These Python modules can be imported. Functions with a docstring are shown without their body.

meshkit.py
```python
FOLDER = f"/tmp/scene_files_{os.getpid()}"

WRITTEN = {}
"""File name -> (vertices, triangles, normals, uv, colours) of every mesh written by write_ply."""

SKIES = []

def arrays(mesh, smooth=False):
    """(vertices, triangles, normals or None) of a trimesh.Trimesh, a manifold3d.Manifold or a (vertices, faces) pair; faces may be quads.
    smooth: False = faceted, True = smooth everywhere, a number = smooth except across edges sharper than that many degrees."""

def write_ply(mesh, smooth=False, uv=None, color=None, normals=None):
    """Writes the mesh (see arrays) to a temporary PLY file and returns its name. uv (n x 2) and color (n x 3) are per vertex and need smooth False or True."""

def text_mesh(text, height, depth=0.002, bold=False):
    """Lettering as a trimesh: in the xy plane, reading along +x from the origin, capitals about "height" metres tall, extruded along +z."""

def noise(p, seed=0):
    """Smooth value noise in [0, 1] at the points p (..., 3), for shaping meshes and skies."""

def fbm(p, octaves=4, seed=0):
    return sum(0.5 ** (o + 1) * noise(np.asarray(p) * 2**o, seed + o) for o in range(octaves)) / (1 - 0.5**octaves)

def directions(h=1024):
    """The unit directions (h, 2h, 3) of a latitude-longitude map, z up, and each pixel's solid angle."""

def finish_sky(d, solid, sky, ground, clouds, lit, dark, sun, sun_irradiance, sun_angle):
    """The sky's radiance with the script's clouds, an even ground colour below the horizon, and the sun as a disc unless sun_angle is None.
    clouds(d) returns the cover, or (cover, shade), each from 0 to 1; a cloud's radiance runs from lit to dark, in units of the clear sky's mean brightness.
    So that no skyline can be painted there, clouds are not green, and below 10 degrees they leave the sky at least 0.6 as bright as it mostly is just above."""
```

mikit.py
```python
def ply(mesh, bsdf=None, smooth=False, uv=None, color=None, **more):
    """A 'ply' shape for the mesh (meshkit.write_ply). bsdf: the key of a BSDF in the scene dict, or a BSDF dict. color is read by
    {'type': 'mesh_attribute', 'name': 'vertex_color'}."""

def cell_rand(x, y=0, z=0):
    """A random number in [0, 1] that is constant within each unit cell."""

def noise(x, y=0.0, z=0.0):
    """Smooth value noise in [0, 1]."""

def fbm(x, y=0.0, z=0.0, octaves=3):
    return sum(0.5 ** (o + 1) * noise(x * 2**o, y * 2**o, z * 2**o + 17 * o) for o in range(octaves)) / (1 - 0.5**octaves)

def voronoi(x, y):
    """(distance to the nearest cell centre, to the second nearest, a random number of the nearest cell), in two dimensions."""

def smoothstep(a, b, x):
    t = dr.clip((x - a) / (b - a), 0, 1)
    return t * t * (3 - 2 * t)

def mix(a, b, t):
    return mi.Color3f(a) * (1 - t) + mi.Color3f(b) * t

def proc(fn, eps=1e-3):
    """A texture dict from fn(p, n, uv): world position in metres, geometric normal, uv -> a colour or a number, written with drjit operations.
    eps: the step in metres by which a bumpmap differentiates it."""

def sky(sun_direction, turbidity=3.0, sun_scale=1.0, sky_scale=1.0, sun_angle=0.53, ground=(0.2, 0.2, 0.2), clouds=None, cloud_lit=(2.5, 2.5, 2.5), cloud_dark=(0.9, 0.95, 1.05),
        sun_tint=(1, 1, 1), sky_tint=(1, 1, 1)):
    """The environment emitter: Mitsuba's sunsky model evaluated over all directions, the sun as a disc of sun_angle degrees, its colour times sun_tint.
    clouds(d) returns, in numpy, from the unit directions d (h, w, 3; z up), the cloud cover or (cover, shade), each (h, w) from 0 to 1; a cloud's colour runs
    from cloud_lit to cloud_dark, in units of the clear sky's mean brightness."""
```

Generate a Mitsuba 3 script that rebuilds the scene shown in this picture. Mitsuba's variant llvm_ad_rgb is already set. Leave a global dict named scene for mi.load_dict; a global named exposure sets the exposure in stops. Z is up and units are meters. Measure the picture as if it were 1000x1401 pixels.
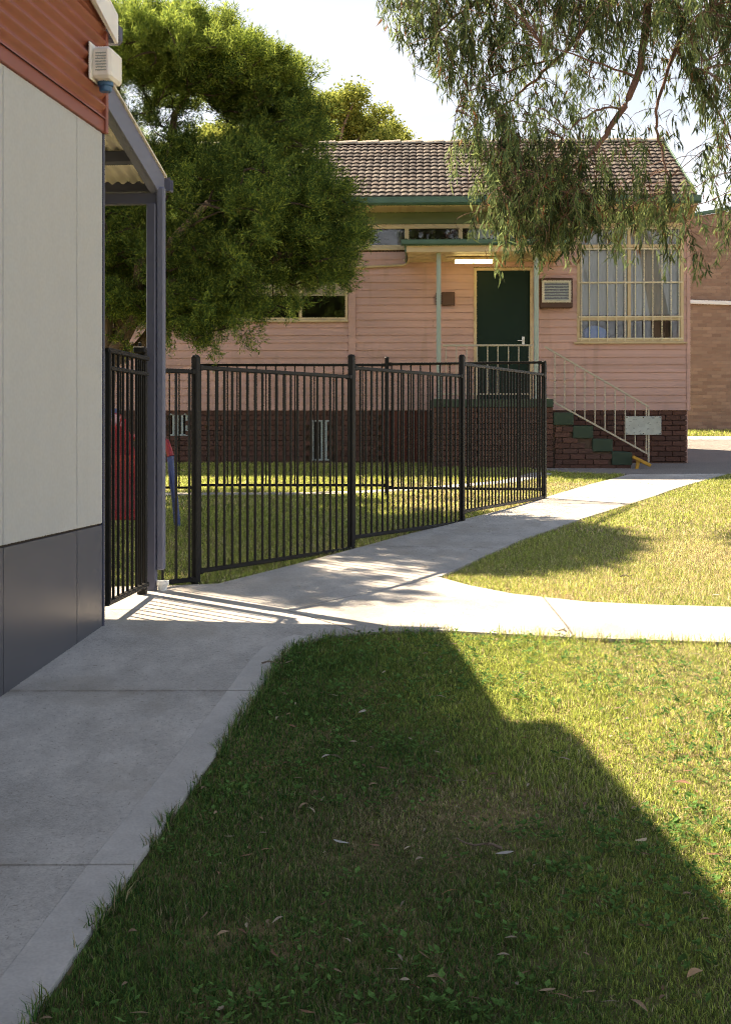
import math, random
import numpy as np, trimesh, shapely
import drjit as dr
import mitsuba as mi
import mikit, meshkit
from mikit import proc, noise, fbm, voronoi, cell_rand, smoothstep, mix
from shapely.geometry import Polygon, LineString, box as sbox

T = mi.ScalarTransform4f
R = np.random.default_rng(7)
random.seed(7)
scene, labels = {}, {}

# ------------------------------------------------------------------ camera, sky, exposure
F, CX, HY, EYE = 1800.0, 500.0, 585.0, 1.55      # focal length and horizon in photo pixels, eye height in metres
scene['camera'] = {'type': 'perspective', 'fov': math.degrees(2 * math.atan(500 / F)), 'fov_axis': 'x',
                   'principal_point_offset_y': (700.5 - HY) / 1401.0,
                   'near_clip': 0.05, 'far_clip': 2000.0,
                   'to_world': T().look_at(origin=[0, 0, EYE], target=[0, 1, EYE], up=[0, 0, 1])}
EL = math.atan(1 / .845)
SUN = np.array([-0.75 * math.cos(EL), 0.661 * math.cos(EL), math.sin(EL)])
def thin_cloud(d):
    # bright haze that thickens towards the horizon, with soft wisps
    q = d / np.maximum(d[..., 2:], .12)
    n = meshkit.fbm(np.stack([q[..., 0] * .5, q[..., 1] * .5, 0 * q[..., 0] + 3.0], -1), 4, 2)
    low = np.exp(-(np.arcsin(np.clip(d[..., 2], 0, 1)) / math.radians(22)) ** 2)
    return np.clip(.80 * low + .10 + .7 * (n - .5), .03, .95)
scene['sky'] = mikit.sky(SUN.tolist(), turbidity=3.5, sky_scale=0.24, sun_tint=(1.0, 0.975, 0.93), sun_angle=0.6, ground=(0.22, 0.22, 0.16), clouds=thin_cloud, cloud_lit=(5.4, 5.45, 5.5))
exposure = 3.72

# ------------------------------------------------------------------ helpers
EY = np.array([-400, -5, 0, 3.3, 4.2, 5.1, 6.3, 7.8, 9.4, 11.2, 13.0, 15.6, 19, 20, 22, 24, 30, 33, 40, 900.0])
EV = np.array([1.56, 1.56, 1.55, 1.47, 1.42, 1.385, 1.30, 1.19, 1.135, 1.036, .937, .86, .73, .68, .60, .53, .25, .1, 0.0, 0.0])
def g(y):
    """ground height at distance y"""
    return EYE - np.interp(y, EY, EV)
def W(px, py, y):
    return np.array([(px - CX) * y / F, y, EYE - (py - HY) * y / F])

def add(key, mesh, mat, smooth=False, color=None, M=None, label=None, cat=None, group=None, kind=None):
    d = mikit.ply(mesh, mat, smooth=smooth, color=color) if not isinstance(mesh, dict) else dict(mesh)
    if M is not None:
        d['to_world'] = T(np.asarray(M, float))
    base, n = key, 0
    while key in scene:
        n += 1
        key = f'{base}_{n:03d}'
    scene[key] = d
    tag(key, label, cat, group, kind)
    return key
def tag(key, label=None, cat=None, group=None, kind=None):
    e = {k: v for k, v in (('label', label), ('category', cat), ('group', group), ('kind', kind)) if v}
    if e:
        labels[key] = e
def B(x0, x1, y0, y1, z0, z1):
    m = trimesh.creation.box((x1 - x0, y1 - y0, z1 - z0))
    m.apply_translation(((x0 + x1) / 2, (y0 + y1) / 2, (z0 + z1) / 2))
    return m
def bev(x0, x1, y0, y1, z0, z1, b=.004):
    """box with chamfered edges"""
    c = np.array([(x0 + x1) / 2, (y0 + y1) / 2, (z0 + z1) / 2]); h = np.array([x1 - x0, y1 - y0, z1 - z0]) / 2
    b = min(b, *(h * .45)); P = []
    for s in np.ndindex(2, 2, 2):
        s = np.array(s) * 2 - 1
        for k in range(3):
            o = h - b; o[k] = h[k]
            P.append(c + s * o)
    return trimesh.convex.convex_hull(np.array(P))
def cat(ms):
    ms = [m for m in ms if m is not None]
    return trimesh.util.concatenate(ms)
def frame_tube(points, radii, sides=6, cap=True):
    """tapering tube along a polyline"""
    p = np.asarray(points, float); n = len(p)
    r = np.broadcast_to(np.asarray(radii, float), (n,))
    t = np.gradient(p, axis=0); t /= np.linalg.norm(t, axis=1, keepdims=True) + 1e-12
    a = np.cross(t, np.where(np.abs(t[:, 2:]) < .9, [0, 0, 1.], [1., 0, 0])); a /= np.linalg.norm(a, axis=1, keepdims=True) + 1e-12
    b = np.cross(t, a); an = np.arange(sides) * 2 * np.pi / sides
    v = p[:, None] + r[:, None, None] * (np.cos(an)[None, :, None] * a[:, None] + np.sin(an)[None, :, None] * b[:, None])
    v = v.reshape(-1, 3)
    i, j = np.meshgrid(np.arange(n - 1), np.arange(sides), indexing='ij')
    q = np.stack([i * sides + j, i * sides + (j + 1) % sides, (i + 1) * sides + (j + 1) % sides, (i + 1) * sides + j], -1).reshape(-1, 4)
    f = np.vstack([q[:, [0, 1, 2]], q[:, [0, 2, 3]]])
    if cap:
        v = np.vstack([v, p[0], p[-1]])
        k = np.arange(sides)
        f = np.vstack([f, np.stack([(k + 1) % sides, k, k * 0 + n * sides], 1), np.stack([(n - 1) * sides + k, (n - 1) * sides + (k + 1) % sides, k * 0 + n * sides + 1], 1)])
    return trimesh.Trimesh(v, f, process=False)
def bar(p, q, w, h=None):
    """straight square bar from p to q, w wide and h high"""
    p, q = np.asarray(p, float), np.asarray(q, float); h = h or w
    d = q - p; L = np.linalg.norm(d); d /= L
    a = np.cross(d, [0, 0, 1.]) if abs(d[2]) < .95 else np.array([1., 0, 0])
    a /= np.linalg.norm(a); u = np.cross(a, d)
    m = bev(-L / 2, L / 2, -w / 2, w / 2, -h / 2, h / 2, .15 * min(w, h))
    M = np.eye(4); M[:3, 0], M[:3, 1], M[:3, 2], M[:3, 3] = d, a, u, (p + q) / 2
    m.apply_transform(M)
    return m
def sweep(profile, p, q, up=(0, 0, 1)):
    """closed 2-D profile (outward, up) run from p to q"""
    p, q = np.asarray(p, float), np.asarray(q, float)
    d = (q - p) / np.linalg.norm(q - p); a = np.cross(d, up); a /= np.linalg.norm(a); u = np.cross(a, d)
    pr = np.asarray(profile, float); n = len(pr)
    v = np.vstack([c + pr[:, :1] * a + pr[:, 1:] * u for c in (p, q)])
    k = np.arange(n)
    f = np.vstack([np.stack([k, (k + 1) % n, (k + 1) % n + n], 1), np.stack([k, (k + 1) % n + n, k + n], 1)])
    tri = trimesh.creation.triangulate_polygon(Polygon(pr), engine='earcut')
    tv, tf = tri
    from scipy.spatial import cKDTree
    idx = cKDTree(pr).query(tv)[1]
    f = np.vstack([f, idx[tf], idx[tf][:, ::-1] + n])
    m = trimesh.Trimesh(v, f, process=False)
    m.fix_normals()
    return m
def wave_sheet(u0, u1, v0, v1, pitch, amp, thick=.0, nseg=8, P=None):
    """corrugated sheet: waves run along v; P(u, v, w) maps to world (arrays)"""
    nu = max(2, int((u1 - u0) / pitch * nseg)) + 1
    u = np.linspace(u0, u1, nu); w = amp * np.cos(2 * np.pi * u / pitch)
    v = np.array([v0, v1]); U, V = np.meshgrid(u, v, indexing='ij'); Wv = np.repeat(w[:, None], 2, 1)
    pts = P(U, V, Wv).reshape(-1, 3)
    i = np.arange(nu - 1) * 2
    f = np.vstack([np.stack([i, i + 1, i + 3], 1), np.stack([i, i + 3, i + 2], 1)])
    return trimesh.Trimesh(pts, f, process=False)

# ------------------------------------------------------------------ materials
def two(b): return {'type': 'twosided', 'bsdf': b}
def rgb(c): return {'type': 'rgb', 'value': list(c)}
def principled(c, rough=.6, spec=.4, metallic=0.0, **k):
    return two({'type': 'principled', 'base_color': c if isinstance(c, dict) else rgb(c), 'roughness': rough, 'specular': spec, 'metallic': metallic, **k})
def bumped(b, fn, scale, eps=2e-3):
    inner = b['bsdf']
    return two({'type': 'bumpmap', 'arbitrary': proc(fn, eps), 'scale': scale, 'bsdf': inner})
VC = {'type': 'mesh_attribute', 'name': 'vertex_color'}
scene['mat_vc'] = principled(VC, .8, .25)
scene['mat_leaf'] = {'type': 'principledthin', 'base_color': VC, 'roughness': .45, 'diff_trans': 1.0, 'eta': 1.4, 'spec_trans': 0.0}
scene['mat_grass'] = {'type': 'principledthin', 'base_color': VC, 'roughness': .6, 'diff_trans': 1.0, 'eta': 1.35, 'spec_trans': 0.0}

def concrete(p, n, uv):
    a = fbm(p.x * 1.3, p.y * 1.3, 3.1, 4); b = fbm(p.x * 9 + 3, p.y * 5, 1.0, 3); c = noise(p.x * 170, p.y * 170, 0.0); e = noise(p.x * 60, p.y * 60, 3.0)
    d = smoothstep(.54, .74, fbm(p.x * 3.1 + 40, p.y * 2.2, 9.0, 4))
    near = dr.minimum(dr.abs(p.y - 6.36), dr.abs(p.y - 4.2))
    dirt = dr.exp(-near * 16) * smoothstep(.3, .7, fbm(p.x * 7, p.y * 7, 5.0, 3))
    v = .82 + .36 * (a - .5) + .30 * (b - .5) + .22 * (c - .5) + .12 * (e - .5)
    spk = smoothstep(.86, .93, noise(p.x * 95, p.y * 95, 21.0))
    col = mi.Color3f(.445, .425, .40) * v
    col = mix(col, mi.Color3f(.27, .245, .21), d * .42)
    return mix(mix(col, mi.Color3f(.16, .14, .12), dirt * .5), mi.Color3f(.17, .155, .14), spk * .5)
scene['mat_concrete'] = principled(proc(concrete), .85, .25)
def border_concrete(p, n, uv):
    a = fbm(p.x * 2.3, p.y * 2.3, 5.1, 4); c = noise(p.x * 160, p.y * 160, 0.0); b = fbm(p.x * 14, p.y * 14, 2.0, 3)
    return mi.Color3f(.50, .48, .455) * (.84 + .2 * (a - .5) + .14 * (c - .5) + .16 * (b - .5))
scene['mat_concrete_border'] = principled(proc(border_concrete), .8, .25)
scene['mat_joint'] = principled((.05, .042, .035), .9, .2)
def asphalt(p, n, uv):
    a = fbm(p.x * 1.1, p.y * 1.1, 0.0, 3); b = noise(p.x * 70, p.y * 70)
    return mi.Color3f(.17, .155, .145) * (.75 + .3 * a + .25 * b)
scene['mat_apron'] = principled(proc(asphalt), .9, .2)
def soil(p, n, uv):
    a = fbm(p.x * .8, p.y * .8, 0.0, 4); b = noise(p.x * 40, p.y * 40); c = fbm(p.x * 7, p.y * 7, 4.0, 3)
    col = mix(mi.Color3f(.10, .10, .04), mi.Color3f(.22, .165, .085), smoothstep(.4, .65, .6 * a + .4 * c))
    return col * (.55 + .75 * b)
scene['mat_soil'] = principled(proc(soil), .95, .1)
def white_panel(p, n, uv):
    a = fbm(p.y * 1.5, p.z * .8, p.x, 4) + .22 * (fbm(p.y * 16, p.z * .7, 4.0, 3) - .5); b = noise(p.y * 90, p.z * 90)
    return mi.Color3f(.425, .437, .435) * (.93 + .12 * (a - .5) + .07 * (b - .5))
scene['mat_white_panel'] = principled(proc(white_panel), .5, .4)
def grey_panel(p, n, uv):
    a = fbm(p.y * 2, p.z * 2, p.x, 4); dust = smoothstep(.55, .05, p.z - .3)
    return mix(mi.Color3f(.052, .058, .082), mi.Color3f(.09, .088, .088), dust * .5) * (.9 + .25 * a)
scene['mat_grey_panel'] = principled(proc(grey_panel), .32, .45)
def red_metal(p, n, uv):
    a = fbm(p.y * 3, p.z * 3, p.x, 4)
    return mi.Color3f(.225, .068, .040) * (.82 + .36 * a)
scene['mat_red_metal'] = principled(proc(red_metal), .45, .5)
scene['mat_red_trim'] = principled((.22, .065, .045), .45, .5)
scene['mat_white_trim'] = principled((.72, .72, .72), .45, .4)
scene['mat_white_plastic'] = principled((.72, .70, .66), .4, .5)
scene['mat_blue_plastic'] = principled((.03, .10, .22), .25, .5)
scene['mat_steel_grey'] = principled((.070, .076, .118), .45, .5)
scene['mat_steel_light'] = principled((.125, .135, .195), .45, .5)
def zinc(p, n, uv):
    return mi.Color3f(.62, .58, .48) * (.88 + .22 * fbm(p.x * 5, p.y * 5, p.z * 5, 3))
scene['mat_sheet'] = principled(proc(zinc), .5, .4)
def black_paint(p, n, uv):
    return mi.Color3f(.008, .008, .008) * (.7 + .8 * fbm(p.x * 9, p.y * 9, p.z * 9, 3))
scene['mat_black'] = principled(proc(black_paint), .45, .18)
def pink_board(p, n, uv):
    a = fbm(p.x * 1.2, p.z * 3.0, 2.0, 4); b = noise(p.x * 3, p.z * 60, 1.0); st = smoothstep(.58, .75, fbm(p.x * 6, p.z * 1.2, 7.0, 4))
    row = cell_rand(dr.floor((p.z - .5) / .1265), 0, 5)
    col = mi.Color3f(.565, .365, .320) * (.88 + .2 * (a - .5) + .08 * (b - .5) + .13 * (row - .5))
    return mix(col, mi.Color3f(.36, .235, .19), st * .35)
scene['mat_pink'] = principled(proc(pink_board), .55, .4)
def cream_paint(p, n, uv):
    a = fbm(p.x * 2.2, p.z * 2.2, p.y, 4); st = smoothstep(.6, .75, fbm(p.x * 9, p.z * 5, 3.0, 3))
    return mix(mi.Color3f(.60, .49, .30) * (.86 + .25 * (a - .3)), mi.Color3f(.38, .28, .16), st * .4)
scene['mat_cream'] = principled(proc(cream_paint), .5, .4)
scene['mat_pale_bar'] = principled((.66, .60, .44), .5, .4)
def green_paint(p, n, uv):
    return mi.Color3f(.055, .115, .08) * (.75 + .5 * fbm(p.x * 4, p.y * 4, p.z * 4, 4))
scene['mat_green'] = principled(proc(green_paint), .45, .5)
def frieze_paint(p, n, uv):
    return mi.Color3f(.15, .185, .09) * (.8 + .4 * fbm(p.x * 1.3, p.z * 4, 0.0, 4))
scene['mat_frieze'] = principled(proc(frieze_paint), .6, .35)
scene['mat_door'] = principled((.006, .022, .016), .55, .2)
scene['mat_rail_paint'] = principled((.40, .37, .30), .5, .4)
scene['mat_post_paint'] = principled((.33, .40, .37), .5, .4)
scene['mat_dark_room'] = principled((.03, .024, .021), .9, .1)
scene['mat_curtain'] = principled((.20, .22, .22), .9, .1)
scene['mat_blind'] = principled((.42, .36, .27), .9, .1)
scene['mat_glass'] = {'type': 'thindielectric', 'int_ior': 1.5}
scene['mat_mortar'] = principled((.20, .165, .14), .95, .1)
scene['mat_dark_mortar'] = principled((.105, .076, .060), .95, .1)
scene['mat_chrome'] = principled((.6, .6, .6), .25, .5, 1.0)
scene['mat_tread'] = principled((.048, .070, .050), .8, .15)
scene['mat_brown'] = principled((.085, .045, .032), .6, .4)
def bark(p, n, uv):
    a = fbm(p.x * 9, p.y * 9, p.z * 2.5, 4)
    return mix(mi.Color3f(.09, .065, .05), mi.Color3f(.24, .19, .15), a)
scene['mat_bark'] = principled(proc(bark), .9, .2)
def red_bark(p, n, uv):
    a = fbm(p.x * 14, p.y * 14, p.z * 5, 4)
    return mix(mi.Color3f(.085, .045, .035), mi.Color3f(.22, .13, .10), a)
scene['mat_dark_twig'] = principled((.055, .042, .033), .9, .15)
scene['mat_red_bark'] = principled(proc(red_bark), .8, .25)
def sign_face(p, n, uv):
    sp = smoothstep(.60, .72, noise(p.x * 42, p.y, p.z * 34)) * smoothstep(.45, .55, noise(p.x * 9, p.y, p.z * 26))
    a = fbm(p.x * 12, p.z * 12, 3.0, 3)
    return mix(mi.Color3f(.36, .40, .40) * (.8 + .4 * a), mi.Color3f(.16, .18, .19), sp * .8)
scene['mat_sign'] = principled(proc(sign_face), .5, .4)
scene['mat_yellow'] = principled((.48, .27, .03), .5, .4)
scene['mat_red_plastic'] = principled((.34, .035, .04), .35, .5)
scene['mat_slide_blue'] = principled((.03, .06, .22), .35, .5)
scene['mat_vent'] = principled((.32, .37, .37), .6, .4)
scene['mat_pvc'] = principled((.68, .70, .70), .4, .5)

# ------------------------------------------------------------------ ground and paths
xs = np.concatenate([-np.geomspace(900, 12, 14), np.linspace(-10, 14, 25), np.geomspace(16, 900, 14)])
ys = np.unique(np.concatenate([np.linspace(-400, -5, 8), EY, np.linspace(-4, 34, 39), np.geomspace(40, 900, 10)]))
X, Y = np.meshgrid(xs, ys, indexing='ij'); Zg = g(Y)
idx = np.arange(X.size).reshape(X.shape)
q = np.stack([idx[:-1, :-1], idx[1:, :-1], idx[1:, 1:], idx[:-1, 1:]], -1).reshape(-1, 4)
add('ground', (np.stack([X, Y, Zg], -1).reshape(-1, 3), q), 'mat_soil', kind='structure')

# wall line of the left building: passes the corner C with heading (0.123, 1)
C = np.array([-1.551, 7.78]); HD = np.array([.122, .9925]); NR = np.array([.9925, -.122])   # along the wall (away), outward (right)
def wl(t, o=0.0): return C + HD * t + NR * o
near_edge = [(-1.16, .0), (-.97, 1.8), (-.82, 3.27), (-.735, 4.22), (-.655, 5.09), (-.525, 6.3), (-.455, 7.0), (-.40, 7.28), (-.28, 7.46), (-.1, 7.56), (.1, 7.63), (.43, 7.66), (.84, 7.56), (1.24, 7.47), (2.05, 7.36), (3.2, 7.3), (12, 7.1)]
far_edge = [(12, 8.0), (3.4, 8.30), (2.36, 8.42), (1.9, 8.5), (1.45, 8.62), (1.0, 8.95), (.75, 9.3), (.54, 9.68)]
p2_right = [(.54, 9.68), (1.27, 11.4), (2.21, 13.25), (3.08, 15.05), (4.1, 17.2), (5.35, 19.5)]
p2_left = [(3.9, 19.45), (2.98, 17.6), (2.20, 15.85), (1.62, 14.45), (1.0, 13.15), (-.04, 11.2), (-.56, 10.25), (-1.05, 9.4), (-1.6, 9.25)]
near_path = Polygon([tuple(wl(-9)), *[(x, y) for x, y in near_edge[:8]], (-.40, 7.28), (-.28, 7.46), (-.1, 7.56), (.1, 7.63), (.1, 8.4), tuple(wl(.55))]).buffer(0)
PATH = Polygon([tuple(wl(-9)), *near_edge, *far_edge, *p2_right[1:], *p2_left, tuple(wl(1.5, -.05)), tuple(wl(1.45, -.4)), tuple(wl(.01, -.4)), tuple(wl(.01, 0))]).buffer(0)
BORDER = LineString(near_edge[:9]).buffer(.15, cap_style=2)
def slab_mesh(poly, top, thick=.09):
    """slab draped on the ground; the edges are slightly rounded"""
    out = []
    knots = np.unique(np.concatenate([EY, np.arange(-4, 36, .5)]))
    polys = getattr(poly, 'geoms', [poly])
    for pg in polys:
        if pg.is_empty or pg.area < 1e-4: continue
        x0, y0, x1, y1 = pg.bounds
        ks = [y0 - 1, *[k for k in knots if y0 < k < y1], y1 + 1]
        for a, b in zip(ks[:-1], ks[1:]):
            s = pg.intersection(sbox(x0 - 1, a, x1 + 1, b))
            for c in getattr(s, 'geoms', [s]):
                if c.geom_type == 'Polygon' and c.area > 1e-6:
                    m = trimesh.creation.extrude_polygon(c, thick, engine='earcut')
                    m.vertices[:, 2] += top - thick + g(m.vertices[:, 1])
                    out.append(m)
    return cat(out)
# joints cut the path into slabs
cuts = [LineString([tuple(wl(-1.48 - 2.2 * k, -.2)), tuple(wl(-1.48 - 2.2 * k, 2.6))]) for k in range(0, 4)]
cuts = [LineString([(-2.6, y), (-.2, y + .01)]) for y in (6.36, 4.2, 2.0, -.2)]
cuts += [LineString([(-2.0, 8.35), (-.5, 8.3)]), LineString([(-.5, 8.3), (.56, 9.72)]), LineString([(.1, 7.4), (-.5, 8.3)]),
         LineString([(1.19, 7.2), (1.19, 9.0)]), LineString([(3.4, 7.0), (3.4, 8.8)]), LineString([(5.8, 7.0), (5.8, 8.8)]),
         LineString([(-.2, 11.3), (1.6, 11.05)]), LineString([(.8, 13.5), (2.6, 13.1)]), LineString([(2.0, 15.75), (3.5, 15.6)]), LineString([(2.9, 17.8), (4.6, 17.4)])]
cutgeo = shapely.union_all([c.buffer(.007, cap_style=2) for c in cuts])
border = BORDER.intersection(PATH)
tag('footpath', kind='structure')
for piece in PATH.difference(cutgeo).geoms:
    inner, edge = piece.difference(border.buffer(.0015)), piece.intersection(border)
    if inner.area > .01: add('footpath__slab', slab_mesh(inner, .020), 'mat_concrete')
    if edge.area > .01: add('footpath__border_slab', slab_mesh(edge, .021), 'mat_concrete_border')
add('footpath__joint_bed', slab_mesh(PATH.buffer(-.02), .010, .05), 'mat_joint')
# forecourt at the foot of the house and round its right side
apron = Polygon([(2.65, 20.35), (3.1, 19.75), (3.9, 19.45), (5.35, 19.5), (7.2, 19.8), (9.5, 21), (10.5, 29.2), (5.4, 29.2), (5.4, 21.9), (2.65, 21.95)])
add('forecourt', slab_mesh(apron, .012), 'mat_apron', kind='structure')
back_walk = Polygon([(5.4, 29.23), (14, 29.23), (14, 30.6), (5.4, 30.6)])
add('back_walk', slab_mesh(back_walk, .02), 'mat_concrete', kind='structure')
strip_c = LineString([(-6, 16.35), (-2.2, 16.25), (-.8, 16.3), (0.0, 16.55), (.7, 17.0), (2.0, 18.2), (2.6, 19.6)])
STRIP = strip_c.buffer(.17)
add('edging_walk', slab_mesh(STRIP, .016), 'mat_concrete', kind='structure')

# ------------------------------------------------------------------ left building
BW = 9.0
def wallP(t, o, z):
    """point: t along the wall from the far corner (negative is nearer), o outward, z height"""
    q = wl(t, o); return np.array([q[0], q[1], z])
MW = np.eye(4); MW[:2, 0] = HD; MW[:2, 1] = NR; MW[:2, 3] = C
MW[:3, 1] *= 1
def wbox(t0, t1, o0, o1, z0, z1, b=.003):
    m = bev(t0, t1, o0, o1, z0, z1, b); m.apply_transform(MW); m.fix_normals(); return m
GB, GT, RB = 1.0, EYE - .57, EYE + 1.74
def roofz(t): return EYE + 2.30 - .30 * t        # underside of the roof at the wall
key = 'clad_building'
tag(key, 'building with pale wall panels, grey base panels and red corrugated upper cladding', 'building')
jt = [0.0 - .012, -.455, -1.495, -2.535, -3.575, -4.615, -5.655, -6.695, -7.735, -8.775, -9.8]
for a, b in zip(jt[1:], jt[:-1]):
    add(key + '__wall_panel', wbox(a + .004, b - .004, -.012, 0, GT + .006, RB, .0025), 'mat_white_panel')
    tm = (a + b) / 2
    pts = np.array([[t, o, z] for t in (a + .004, b - .004) for o in (-.012, .0) for z in (float(g(wl(t)[1])) - .05, GT - .006)])
    m = trimesh.convex.convex_hull(pts); m.apply_transform(MW); m.fix_normals()
    add(key + '__base_panel', m, 'mat_grey_panel')
add(key + '__backing_wall', wbox(-9.9, -.02, -.2, -.016, .1, EYE + 2.25, .001), 'mat_joint')
# red corrugated cladding: waves run along the wall
ridge_n = 40
def redP(U, V, Wv):
    z = RB + .075 + U
    t = V
    return np.stack([C[0] + HD[0] * t + NR[0] * (.016 + Wv), C[1] + HD[1] * t + NR[1] * (.012 + Wv), z], -1)
pieces = []
ncol = 12; tt = np.linspace(-9.9, -.03, ncol)
for a, b in zip(tt[:-1], tt[1:]):
    pieces.append(wave_sheet(0, roofz(a) - RB - .02, a, b, .076, .0125, P=redP))
# clip each strip under the sloping roof by capping heights
for m, a, b in zip(pieces, tt[:-1], tt[1:]):
    v = m.vertices
    t = (v[:, :2] - C) @ HD
    v[:, 2] = np.minimum(v[:, 2], roofz(t) + .05)
    m.vertices = v
add(key + '__red_cladding', cat(pieces), 'mat_red_metal', smooth=30)
add(key + '__flashing', wbox(-9.9, -.03, -.01, .016, RB + .002, RB + .08, .003), 'mat_red_trim')
add(key + '__corner_trim', cat([wbox(-.03, .012, -.03, .03, RB - .002, EYE + 2.34, .004)]), 'mat_red_trim')
add(key + '__corner_strip', cat([wbox(-.010, .008, -.03, .008, float(g(7.8)) - .05, RB - .004, .002)]), 'mat_steel_grey')
def slope_box(t0, t1, o0, o1, zlo, zhi):
    """box that follows the roof slope; zlo, zhi are above roofz"""
    P = [[t, o, roofz(t) + z] for t in (t0, t1) for o in (o0, o1) for z in (zlo, zhi)]
    m = trimesh.convex.convex_hull(np.array(P)); m.apply_transform(MW); m.fix_normals(); return m
add(key + '__barge_board', slope_box(-9.9, .05, .055, .076, 0, .17), 'mat_white_trim')
add(key + '__roof', slope_box(-10.0, .06, -BW, .053, .10, .15), 'mat_sheet')
add(key + '__roof_gutter', cat([wbox(.065, .16, -BW, .075, EYE + 2.30, EYE + 2.42, .02)]), 'mat_steel_grey')
# end wall (faces away from the camera) and the other walls
add(key + '__end_wall', wbox(-.02, .0, -BW, -.035, .2, EYE + 2.27, .001), 'mat_white_panel')
# verandah on the end wall
key = 'verandah'
tag(key, 'sloping grey steel lean-to roof with square post at the end of the panelled building', 'verandah')
vz = lambda t: EYE + 2.02 - .285 * (t - .06)
VE = 1.38
def slp(t0, t1, o0, o1, zlo, zhi):
    P = [[t, o, vz(t) + z] for t in (t0, t1) for o in (o0, o1) for z in (zlo, zhi)]
    m = trimesh.convex.convex_hull(np.array(P)); m.apply_transform(MW); m.fix_normals(); return m
def sheetP(U, V, Wv):
    t = V; o = -U
    z = vz(t) + .11 + Wv
    return np.stack([C[0] + HD[0] * t + NR[0] * o, C[1] + HD[1] * t + NR[1] * o, z], -1)
add(key + '__roof_sheet', wave_sheet(.055, 4.2, .02, VE + .10, .076, .010, P=sheetP), 'mat_sheet', smooth=40)
add(key + '__barge_beam', cat([slp(.02, VE + .07, -.050, -.035, -.035, .135), slp(.02, VE + .07, -.10, -.052, -.035, -.022)]), 'mat_steel_light')
add(key + '__barge_capping', slp(.02, VE + .09, -.065, -.022, .137, .152), 'mat_sheet')
for t in (.45, .98):
    add(key + '__purlin', slp(t, t + .05, -4.2, -.103, .02, .092), 'mat_steel_grey')
ez = vz(VE)
add(key + '__end_beam', wbox(VE - .04, VE + .02, -4.2, -.02, ez - .09, ez - .01, .004), 'mat_steel_grey')
gp = [(0, .0), (.075, 0), (.085, .01), (.085, .09), (.078, .09), (.078, .015), (.008, .008), (.008, .095), (0, .095)]
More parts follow.
